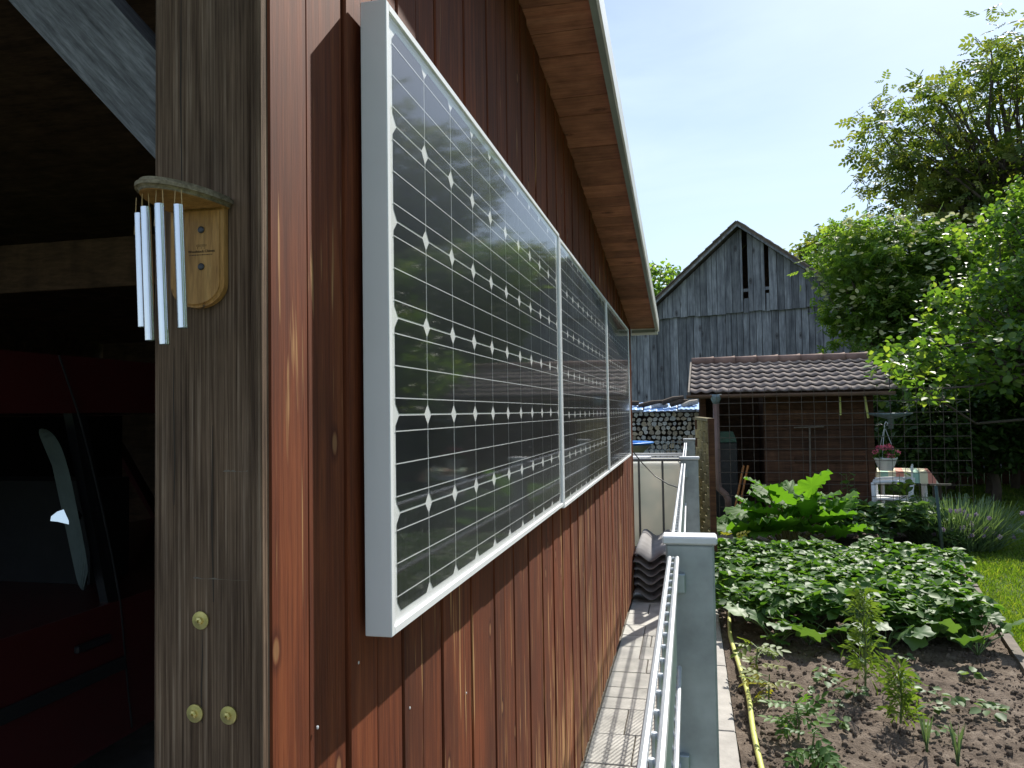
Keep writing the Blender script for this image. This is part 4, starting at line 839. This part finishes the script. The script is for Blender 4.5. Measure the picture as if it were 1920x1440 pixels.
# pinnate leaf: a stalk with paired leaflets
pv_, pf_ = [], []
for (y0, sgn) in ((.18,1),(.18,-1),(.42,1),(.42,-1),(.66,1),(.66,-1),(.80,0)):
    a = sgn*1.05; ca, sa = math.cos(a), math.sin(a); o_ = len(pv_); L_ = .40
    for (x_, y_, z_) in LEAF_V: X_, Y_ = x_*L_*.95, y_*L_; pv_.append((X_*ca + Y_*sa, y0 - X_*sa + Y_*ca, z_*L_*.8 - .10*y0*y0 - .12*abs(sgn)*y_*L_))
    pf_ += [tuple(i+o_ for i in f) for f in LEAF_F]
PINNATE = (pv_, pf_)

tree('fruit_tree', 'leafy fruit tree with bright glossy leaves hanging over the shed roof', (8.6,15.2,0),
     [((6.75,14.5,3.85),(2.2,1.7,1.75)), ((3.85,12.5,2.2),(.85,.6,.45)), ((3.15,12.15,2.3),(.62,.45,.34)), ((2.86,11.0,2.05),(.40,.3,.30)), ((5.0,13.4,3.1),(1.25,1.0,.8)), ((5.9,13.6,2.35),(1.7,1.1,.6)), ((4.5,12.4,2.4),(.9,.7,.5))], 640, 34, .36, .105, ROUND, M['apple'], .13, twigs=.6)
tree('walnut_tree', 'tall airy walnut tree with sky showing through its crown', (10.6,25.5,0),
     [((9.6,24.6,9.2),(3.9,3.0,3.0)), ((6.7,24.2,8.8),(1.7,1.4,1.9)), ((9.7,24.4,11.9),(1.3,1.5,1.0)), ((8.2,24.0,6.6),(2.8,2.0,1.4)), ((10.8,24.2,7.2),(2.4,2.0,1.8))], 360, 15, .95, .37, PINNATE, M['walnut'], .28, twigs=.8, squash=.6)
et, cl = tree('elder_tree', 'round elder tree covered in flat cream blossoms beside the barn', (4.7,18.7,0),
     [((4.1,18.5,4.55),(1.25,1.3,1.35)), ((5.4,18.6,4.5),(1.3,1.2,1.3)), ((4.6,18.5,3.4),(1.5,1.1,1.0))], 330, 26, .40, .21, PINNATE, M['elder'], .12, twigs=.4)
n = 560; C = np.array([(4.1,18.5,4.55),(5.4,18.6,4.5),(4.6,18.5,3.6)])[rng.integers(0,3,n)]; d = unit(n); d[:,1] = -np.abs(d[:,1]); d[:,2] = d[:,2]*.8+.15
P = C + d*np.array([1.42,1.42,1.42]); hexv = [(math.cos(k*1.047),math.sin(k*1.047),0) for k in range(6)]+[(0,0,.22)]; hexf = [(k,(k+1)%6,6) for k in range(6)]
V,F,r_ = scatter(hexv, hexf, P-np.array([4.7,18.7,0]), rotmats(rng.random(n)*6, rng.normal(.35,.3,n), rng.normal(0,.3,n)), .035+.04*rng.random(n)); o = link('blossoms', npmesh('blossoms', V,F,M['umbel'],r_), et); o['kind'] = 'stuff'
for k, (b, e_, nc, lab) in enumerate((((3.7,15.6,0), [((3.6,15.6,2.15),(.55,.5,.75)),((4.2,15.8,2.3),(.6,.5,.6))], 80, 'upright leafy shrub growing directly behind the shed ridge'),
        ((5.3,15.8,0), [((5.4,15.8,2.4),(1.1,.7,1.2))], 90, 'dense shrub between the elder tree and the fruit tree'))):
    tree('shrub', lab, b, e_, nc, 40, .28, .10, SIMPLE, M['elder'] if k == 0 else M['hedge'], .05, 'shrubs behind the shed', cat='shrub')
hl = ['leafy shrub under the fruit tree behind the hanging flower pot', 'leafy shrub under the fruit tree behind the striped table', 'leafy shrub under the fruit tree beyond the chives', 'leafy shrub under the fruit tree beside its trunk', 'leafy shrub beyond the fruit tree trunk along the lawn', 'dark bush in the shaded hedge behind the white chair', 'dark bush in the shaded hedge behind the wire trellis', 'dark bush in the shaded hedge where the board fence starts', 'tall dark bush in the hedge behind the fruit tree', 'dark hedge bush at the end of the lawn', 'low dark hedge bush in front of the board fence', 'dark hedge bush under the walnut tree', 'broad dark bush at the hedge end']
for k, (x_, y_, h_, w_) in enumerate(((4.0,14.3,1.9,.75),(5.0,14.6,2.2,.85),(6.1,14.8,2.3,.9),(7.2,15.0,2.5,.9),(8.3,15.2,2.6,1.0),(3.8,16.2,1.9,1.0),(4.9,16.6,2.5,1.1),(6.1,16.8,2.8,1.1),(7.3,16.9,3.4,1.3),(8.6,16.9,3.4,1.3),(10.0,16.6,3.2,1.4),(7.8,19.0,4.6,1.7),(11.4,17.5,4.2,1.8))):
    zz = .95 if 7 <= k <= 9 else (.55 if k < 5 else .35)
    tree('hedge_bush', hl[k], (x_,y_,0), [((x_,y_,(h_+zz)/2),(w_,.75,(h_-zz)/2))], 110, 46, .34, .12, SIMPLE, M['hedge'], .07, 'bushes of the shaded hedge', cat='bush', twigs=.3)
bf = thing('board_fence', 'dark weathered vertical board fence in the shade behind the lawn', 'fence', (6.5,17.6,0))
x_ = 3.4
while x_ < 11: q = MB(); w_ = random.uniform(.12,.17); h_ = random.uniform(.95,1.15); q.cbox((x_-6.5,-.01,0),(x_-6.5+w_-.02,.015,h_),.003); q.build('board', M['shedwood'], bf); x_ += w_
q = MB(); q.cbox((-3.1,.02,.75),(4.5,.06,.83),.003); q.build('rail', M['shedwood'], bf)
for k, (b, c_, r3) in enumerate((((-1.8,42,0),(-1.6,42,6.6),(3.6,3,2.9)), ((1.6,46,0),(1.2,46,6.2),(2.6,2.5,2.4)), ((8.2,40,0),(7.4,40,8.2),(2.4,2.2,2.3)), ((15,36,0),(15,36,6),(4,3,4)), ((21,30,0),(20,30,6),(4.5,3,4.5)), ((15.5,20,0),(15,20,5),(3,3,3.6)), ((-7,44,0),(-7,44,5),(4,3,3.5)), ((11.5,3,0),(11,3,4.2),(3,3.2,3.6)), ((12,9,0),(12,9,4.6),(3,3,4)), ((9.5,-4,0),(9.5,-4,4),(2.6,3,3.2)))):
    tree('distant_tree', ('green tree beyond the barn, left of its gable','small green tree beyond the barn close to its roof slope','pale green tree beyond the right roof slope of the barn','tall tree far behind the hedge','tree far beyond the lawn behind the hedge','tree beside the lawn past the hedge end','green tree hidden largely behind the carport roof','unseen tree added across the lawn opposite the solar panels to cut sky light','unseen tree added across the lawn opposite the strawberry patch to cut sky light','unseen tree added across the lawn behind the camera to cut sky light')[k], b, [(c_, r3)], 150, 40, .75, .30, SIMPLE, M['walnut'] if k in (2,) else M['elder'], .25, 'trees beyond the barn', twigs=.3)  # last three trees are unseen, added to reduce sky fill on the plank wall

# --- small plants
def stemtube(q, p, h, lean, r=.004): q.tube([p, (p[0]+lean[0]*.4, p[1]+lean[1]*.4, p[2]+h*.6), (p[0]+lean[0], p[1]+lean[1], p[2]+h)], [r, r*.8, r*.6], 5, cap=False)
def lobe_leaf(nseg=20, wav=.12, rings=3, cup=.12, lobes=5, seed=0):
    r = random.Random(seed); V = [(0,.42,0)]; 
    for j in range(1, rings+1):
        for i in range(nseg):
            a = 2*math.pi*i/nseg - math.pi/2; rr = (.52+.09*math.cos(lobes*(a-math.pi/2))) * j/rings
            notch = 1-.45*math.exp(-((a+math.pi/2+ (0 if a < 3 else -2*math.pi))/.35)**2)
            rr *= notch; z = cup*(j/rings)**2*(.5 if j < rings else .6) + (wav*math.sin(i*2.4+seed)*(j/rings)**3) + r.uniform(-.02,.02)*j/rings - .22*max(0, math.sin(a))*(j/rings)**2
            V.append((rr*math.cos(a), .42+rr*math.sin(a)*1.05, z))
    F = []
    for i in range(nseg): F.append((0, 1+i, 1+(i+1)%nseg, 1+(i+1)%nseg))
    for j in range(rings-1):
        for i in range(nseg): a = 1+j*nseg; F.append((a+i, a+nseg+i, a+nseg+(i+1)%nseg, a+(i+1)%nseg))
    return V, F
def quads_to_mesh(name, V, F, mat, smooth=True, rnd=None):
    me = bpy.data.meshes.new(name); me.from_pydata([tuple(v) for v in V], [], [tuple(dict.fromkeys(f)) for f in F]); me.materials.append(mat)
    if rnd is not None: at_ = me.attributes.new('rnd','FLOAT','POINT'); at_.data.foreach_set('value', np.asarray(rnd, np.float32))
    if smooth: me.polygons.foreach_set('use_smooth', [True]*len(me.polygons))
    me.update(); return me
# rhubarb: every leaf a part
rb = thing('rhubarb_plant', 'large rhubarb with huge wavy sunlit leaves in front of the shed', 'rhubarb', (1.06, 9.2, .03))
lm = [quads_to_mesh('leaf', *lobe_leaf(40, .075, 5, .14, 3, s_), M['rhubarb'], rnd=[.2+.15*s_]*(1+40*5)) for s_ in range(5)]
k = 0
for ring, (nn_, rad, h0, h1, s0) in enumerate(((12,.56,.14,.30,.42),(11,.40,.32,.48,.42),(8,.2,.46,.62,.36))):
    for i in range(nn_):
        a = 2*math.pi*(i+.5*ring)/nn_ + random.uniform(-.2,.2); rr = rad*random.uniform(.75,1.2)*(1.1 if abs(math.cos(a))>.6 else .8); h_ = random.uniform(h0,h1); s_ = s0*random.uniform(.8,1.15)
        bx, by = rr*math.cos(a), rr*math.sin(a)*.7
        lf = link('leaf', lm[k%5], rb, (bx*.75,by*.75,h_), (R(random.uniform(8,45))*(1 if ring<1 else 1.35), random.uniform(-.4,.4), a-math.pi/2), (s_,)*3)
        q = MB(); q.tube([(bx*.1,by*.1,0),(bx*.5,by*.5,h_*.65),(bx*.75+.05*math.cos(a),by*.75+.05*math.sin(a),h_)], [.014,.011,.007], 6, cap=False); q.build('stalk', M['redstem'], rb, True); k += 1
# strawberry-like plants: leaflets in threes
def leafy_variant(seed, nleaf, rad, h0, h1, lsize, mat, trip=True, tmpl=ROUND_V):
    global rng; keep = rng; rng = np.random.default_rng(seed); Vp = []; q = MB()
    for i in range(nleaf):
        a = rng.random()*6.283; rr = rad*math.sqrt(rng.random()); h_ = h0+(h1-h0)*(1-.55*(rr/rad)**2)*rng.uniform(.75,1.05); c = np.array([[rr*math.cos(a), rr*math.sin(a), h_]])
        for j, da in enumerate((-1.15,0,1.15) if trip else (0,)):
            tl = rng.normal(-.15,.35); Vp.append(scatter(tmpl, LEAF_F, c, rotmats(np.array([a-math.pi/2+da]), np.array([tl]), np.array([rng.normal(0,.3)])), np.array([lsize*rng.uniform(.7,1.25)])))
    rng = keep; return join(Vp)
def field(name, spots, variants, label, cat, group, sz=(.85,1.2)):
    for i, (x_, y_, z_) in enumerate(spots):
        o = link(name, random.choice(variants), None, (x_,y_,z_), (0,0,random.random()*6.28), (random.uniform(*sz),)*3); tag(o, label, cat, group)
sv = []
for s_ in range(4): V,F,r_ = leafy_variant(s_, 52, .21, .09, .29, .066, M['straw']); sv.append(npmesh('strawberry_plant', V,F,M['straw'],r_))
sp_ = []
yy = 5.85
while yy < 8.25:
    xx = .36 + random.uniform(-.04,.04)
    while xx < edge_x(yy)-.17: sp_.append((xx+random.uniform(-.05,.05), yy+random.uniform(-.06,.06), .03)); xx += .235
    yy += .245
field('strawberry_plant', sp_, sv, 'low strawberry plant in the dense green patch across the bed', 'strawberry plant', 'strawberry plants in the dense patch')
sqm = [quads_to_mesh('leaf', *lobe_leaf(22, .05, 3, .10, 5, s_), M['squash'], rnd=[.1+.2*s_]*(1+22*3)) for s_ in range(4)]
for i, (px_, py_) in enumerate([(.50+.25*i+random.uniform(-.05,.05), 5.60+random.uniform(-.1,.1)) for i in range(6)]+[(1.52,5.85),(1.72,5.95)]):
    t = thing('squash_plant', 'squash plant with broad pale leaves along the front of the strawberry patch', 'squash plant', (px_,py_,.04), 0, 'squash plants before the strawberry patch')
    for j in range(9):
        a = random.random()*6.283; d = .05+.2*random.random(); h_ = .06+.12*random.random()
        link('leaf', random.choice(sqm), t, (d*math.cos(a), d*math.sin(a), h_), (random.gauss(.25,.3), random.gauss(0,.3), a-math.pi/2), (.11+.08*random.random(),)*3)
        q = MB(); q.tube([(0,0,-.01),(d*.6*math.cos(a),d*.6*math.sin(a),h_*.7),(d*1.12*math.cos(a),d*1.12*math.sin(a),h_)], .004, 5, cap=False); q.build('stalk', M['stem'], t, True)
pt = []
for s_ in range(4): V,F,r_ = leafy_variant(20+s_, 46, .24, .06, .42, .10, M['potato'], tmpl=ROUND_V); pt.append(npmesh('potato_plant', V,F,M['potato'],r_))
field('potato_plant', [(1.35+.22*i+random.uniform(-.05,.05), 9.55+.30*j+random.uniform(-.06,.06), .03) for j in range(3) for i in range(7 if j < 2 else 8)], pt, 'bushy grey green vegetable plant in the row behind the strawberries', 'vegetable plant', 'bushy plants in the rear row')
field('potato_plant', [(.55,8.75,.03),(2.75,9.35,.03),(2.9,9.6,.03)], pt, 'small leafy vegetable plant at the ends of the rear row', 'vegetable plant', 'small plants at the rear row ends', (.5,.7))
# feathery tall plants: stem plus thin needles
def feathery(p, h, n, rad, label, loc_seed):
    t = thing('feathery_plant', label, 'plant', p); q = MB(); q.tube([(0,0,0),(.01,.0,h*.5),(0,.01,h)], [.006,.005,.002], 6, cap=False)
    for i in range(n): 
        z_ = h*random.uniform(.08,.97); a = random.random()*6.28; L_ = rad*random.uniform(.5,1.1)*(1.15-z_/h*.8); q.tube([(0,0,z_),(L_*.6*math.cos(a),L_*.6*math.sin(a),z_+L_*.35),(L_*math.cos(a),L_*math.sin(a),z_+L_*.15)], [.002,.0015,.001], 4, cap=False)
    q.build('stem', M['stem'], t, True, fix=False)
    nn = n*6; zz = h*(.06+.94*rng.random(nn)); a = rng.random(nn)*6.28; rr = rad*np.sqrt(rng.random(nn))*(1.15-zz/h*.8)*(.25+.75*np.clip(np.sin(zz*34+1.2*np.sin(a)),0,1)); P = np.stack([rr*np.cos(a), rr*np.sin(a), zz+rr*.25],1)
    V,F,r_ = scatter([(-.011,0,0),(.011,0,0),(.009,.7,.15),(0,1,0)], [(0,1,2,3)], P, rotmats(a-1.57+rng.normal(0,.7,nn), rng.normal(.1,.6,nn), rng.normal(0,.3,nn)), .06+.04*rng.random(nn)); link('foliage', npmesh('foliage',V,F,M['feather'],r_), t)
feathery((.93,4.74,.04), .56, 50, .12, 'tall feathery green plant standing alone in the bare soil', 1)
feathery((1.0,4.28,.04), .27, 34, .085, 'shorter feathery plant in front of the tall feathery one', 2)
# tomato-like seedlings
def bushlet(name, p, h, n, lsz, mat, label, cat, group=None, rad=.12, tm=PINNATE):
    t = thing(name, label, cat, p, random.random()*6, group); q = MB(); q.tube([(0,0,-.01),(.01,0,h*.5),(0,.01,h*.95)], [.006,.005,.003], 6, cap=False)
    zz = h*(.3+.7*rng.random(n)); a = rng.random(n)*6.28; q_ = rad*.35*rng.random(n)
    for i in range(0, n, 2): q.tube([(0,0,zz[i]*.9),(rad*.5*math.cos(a[i]),rad*.5*math.sin(a[i]),zz[i])], [.003,.002], 4, cap=False)
    q.build('stem', M['stem'], t, True, fix=False)
    V,F,r_ = scatter(tm[0], tm[1], np.stack([q_*np.cos(a),q_*np.sin(a),zz],1), rotmats(a-1.57, rng.normal(-.05,.4,n), rng.normal(0,.3,n)), lsz*(.7+.6*rng.random(n))); link('foliage', npmesh('foliage',V,F,mat,r_), t); return t
bushlet('tomato_plant', (.36,4.80,.04), .22, 13, .12, M['yellowleaf'], 'yellowing tomato seedling beside the hose near the squash leaves', 'tomato plant')
bushlet('tomato_plant', (.38,4.42,.04), .17, 9, .11, M['yellowleaf'], 'small pale tomato seedling between the yellowing one and the green one', 'tomato plant')
bushlet('tomato_plant', (.47,3.95,.04), .20, 16, .115, M['straw'], 'healthy green tomato plant close to the hose in bare soil', 'tomato plant')
bushlet('tomato_plant', (.50,3.70,.04), .16, 14, .11, M['straw'], 'bushy green tomato plant next to the fence kerb', 'tomato plant')
bushlet('tomato_plant', (.42,8.35,.04), .30, 16, .15, M['yellowleaf'], 'pale tomato plant at the foot of the woven screen', 'tomato plant')
spots = [(.74,4.93),(.73,4.78),(.61,4.59),(.72,4.45),(.84,4.6),(1.16,4.83),(1.26,5.3),(1.24,4.72),(1.34,4.58),(1.2,4.46),(1.49,4.56),(1.46,4.44),(1.2,4.97),(1.08,5.25),(.69,4.14),(1.14,4.16),(1.55,5.0),(.95,5.15)]
cab = []
for s_ in range(3): V,F,r_ = leafy_variant(60+s_, 11, .05, .015, .06, .055, M['potato'], False); cab.append(npmesh('cabbage_seedling', V,F,M['potato'],r_))
field('cabbage_seedling', [(a,b,.04) for a,b in spots], cab, 'small pale green cabbage seedling in the bare soil', 'seedling', 'cabbage seedlings in the bare soil', (.5,1.05))
field('onion_seedling', [(1.03,3.95,.04),(1.12,3.82,.04)], [npmesh('onion_seedling', *scatter([(-.03,0,0),(.03,0,0),(.02,.15,.7),(0,.3,1)],[(0,1,2,3)], np.zeros((6,3)), rotmats(np.arange(6)*1.05, np.full(6,.1), np.zeros(6)), np.full(6,.16))[:2], M['chive'], np.full(24,.5))], 'thin upright onion seedling at the near end of the soil bed', 'seedling', 'onion seedlings in the bare soil')
# chives with flower heads
chv = thing('chive_clump', 'spreading chive clump with lilac flower heads at the bed corner', 'chives', (2.93, 9.8, .03))
n = 1500; a = rng.random(n)*6.28; rr = .38*np.sqrt(rng.random(n)); lean = .25+.9*rr/.38
V,F,r_ = scatter([(-.011,0,0),(.011,0,0),(.009,.02,.5),(-.009,.02,.5),(.004,.12,1),(-.004,.12,1)], [(0,1,2,3),(3,2,4,5)], np.stack([rr*np.cos(a)*1.2, rr*np.sin(a), np.zeros(n)],1), rotmats(a-1.57+rng.normal(0,.5,n), -lean*rng.random(n), rng.normal(0,.2,n)), .35+.25*rng.random(n)); link('blades', npmesh('blades',V,F,M['chive'],r_), chv)['kind'] = 'stuff'
for i in range(46):
    fx, fy, fz = random.gauss(.05,.22), random.gauss(-.30,.12), random.uniform(.14,.46); n = 34; d = unit(n); V,F,r_ = scatter(ROUND_V, LEAF_F, d*.016, rotmats(rng.random(n)*6,rng.random(n)*6,rng.random(n)*6), np.full(n,.016)); 
    o = link('flower_head', npmesh('flower_head',V,F,M['lilac'],r_), chv, (fx,fy,fz)); q = MB(); q.tube([(fx*.6,fy*.5,0),(fx,fy,fz)], .002, 4, cap=False); q.build('flower_stem', M['stem'], chv)
bushlet('grape_vine', (2.55,10.55,.03), .80, 46, .10, M['apple'], 'yellow green climbing plant on the trellis before the white chair', 'vine', None, .3, ROUND)
bushlet('climbing_plant', (1.95,10.65,.03), .80, 26, .10, M['squash'], 'broad leaved climbing plant on the trellis before the shed wall', 'vine', None, .22, ROUND)
q = MB(); q.lathe([(.12,0),(.16,.12),(.17,.15),(.15,.15),(.14,.1)], 20); tag(q.build('clay_pot', M['orange'], None, True, (2.12,11.1,.0)), 'orange clay pot at the foot of the shed wall', 'pot')
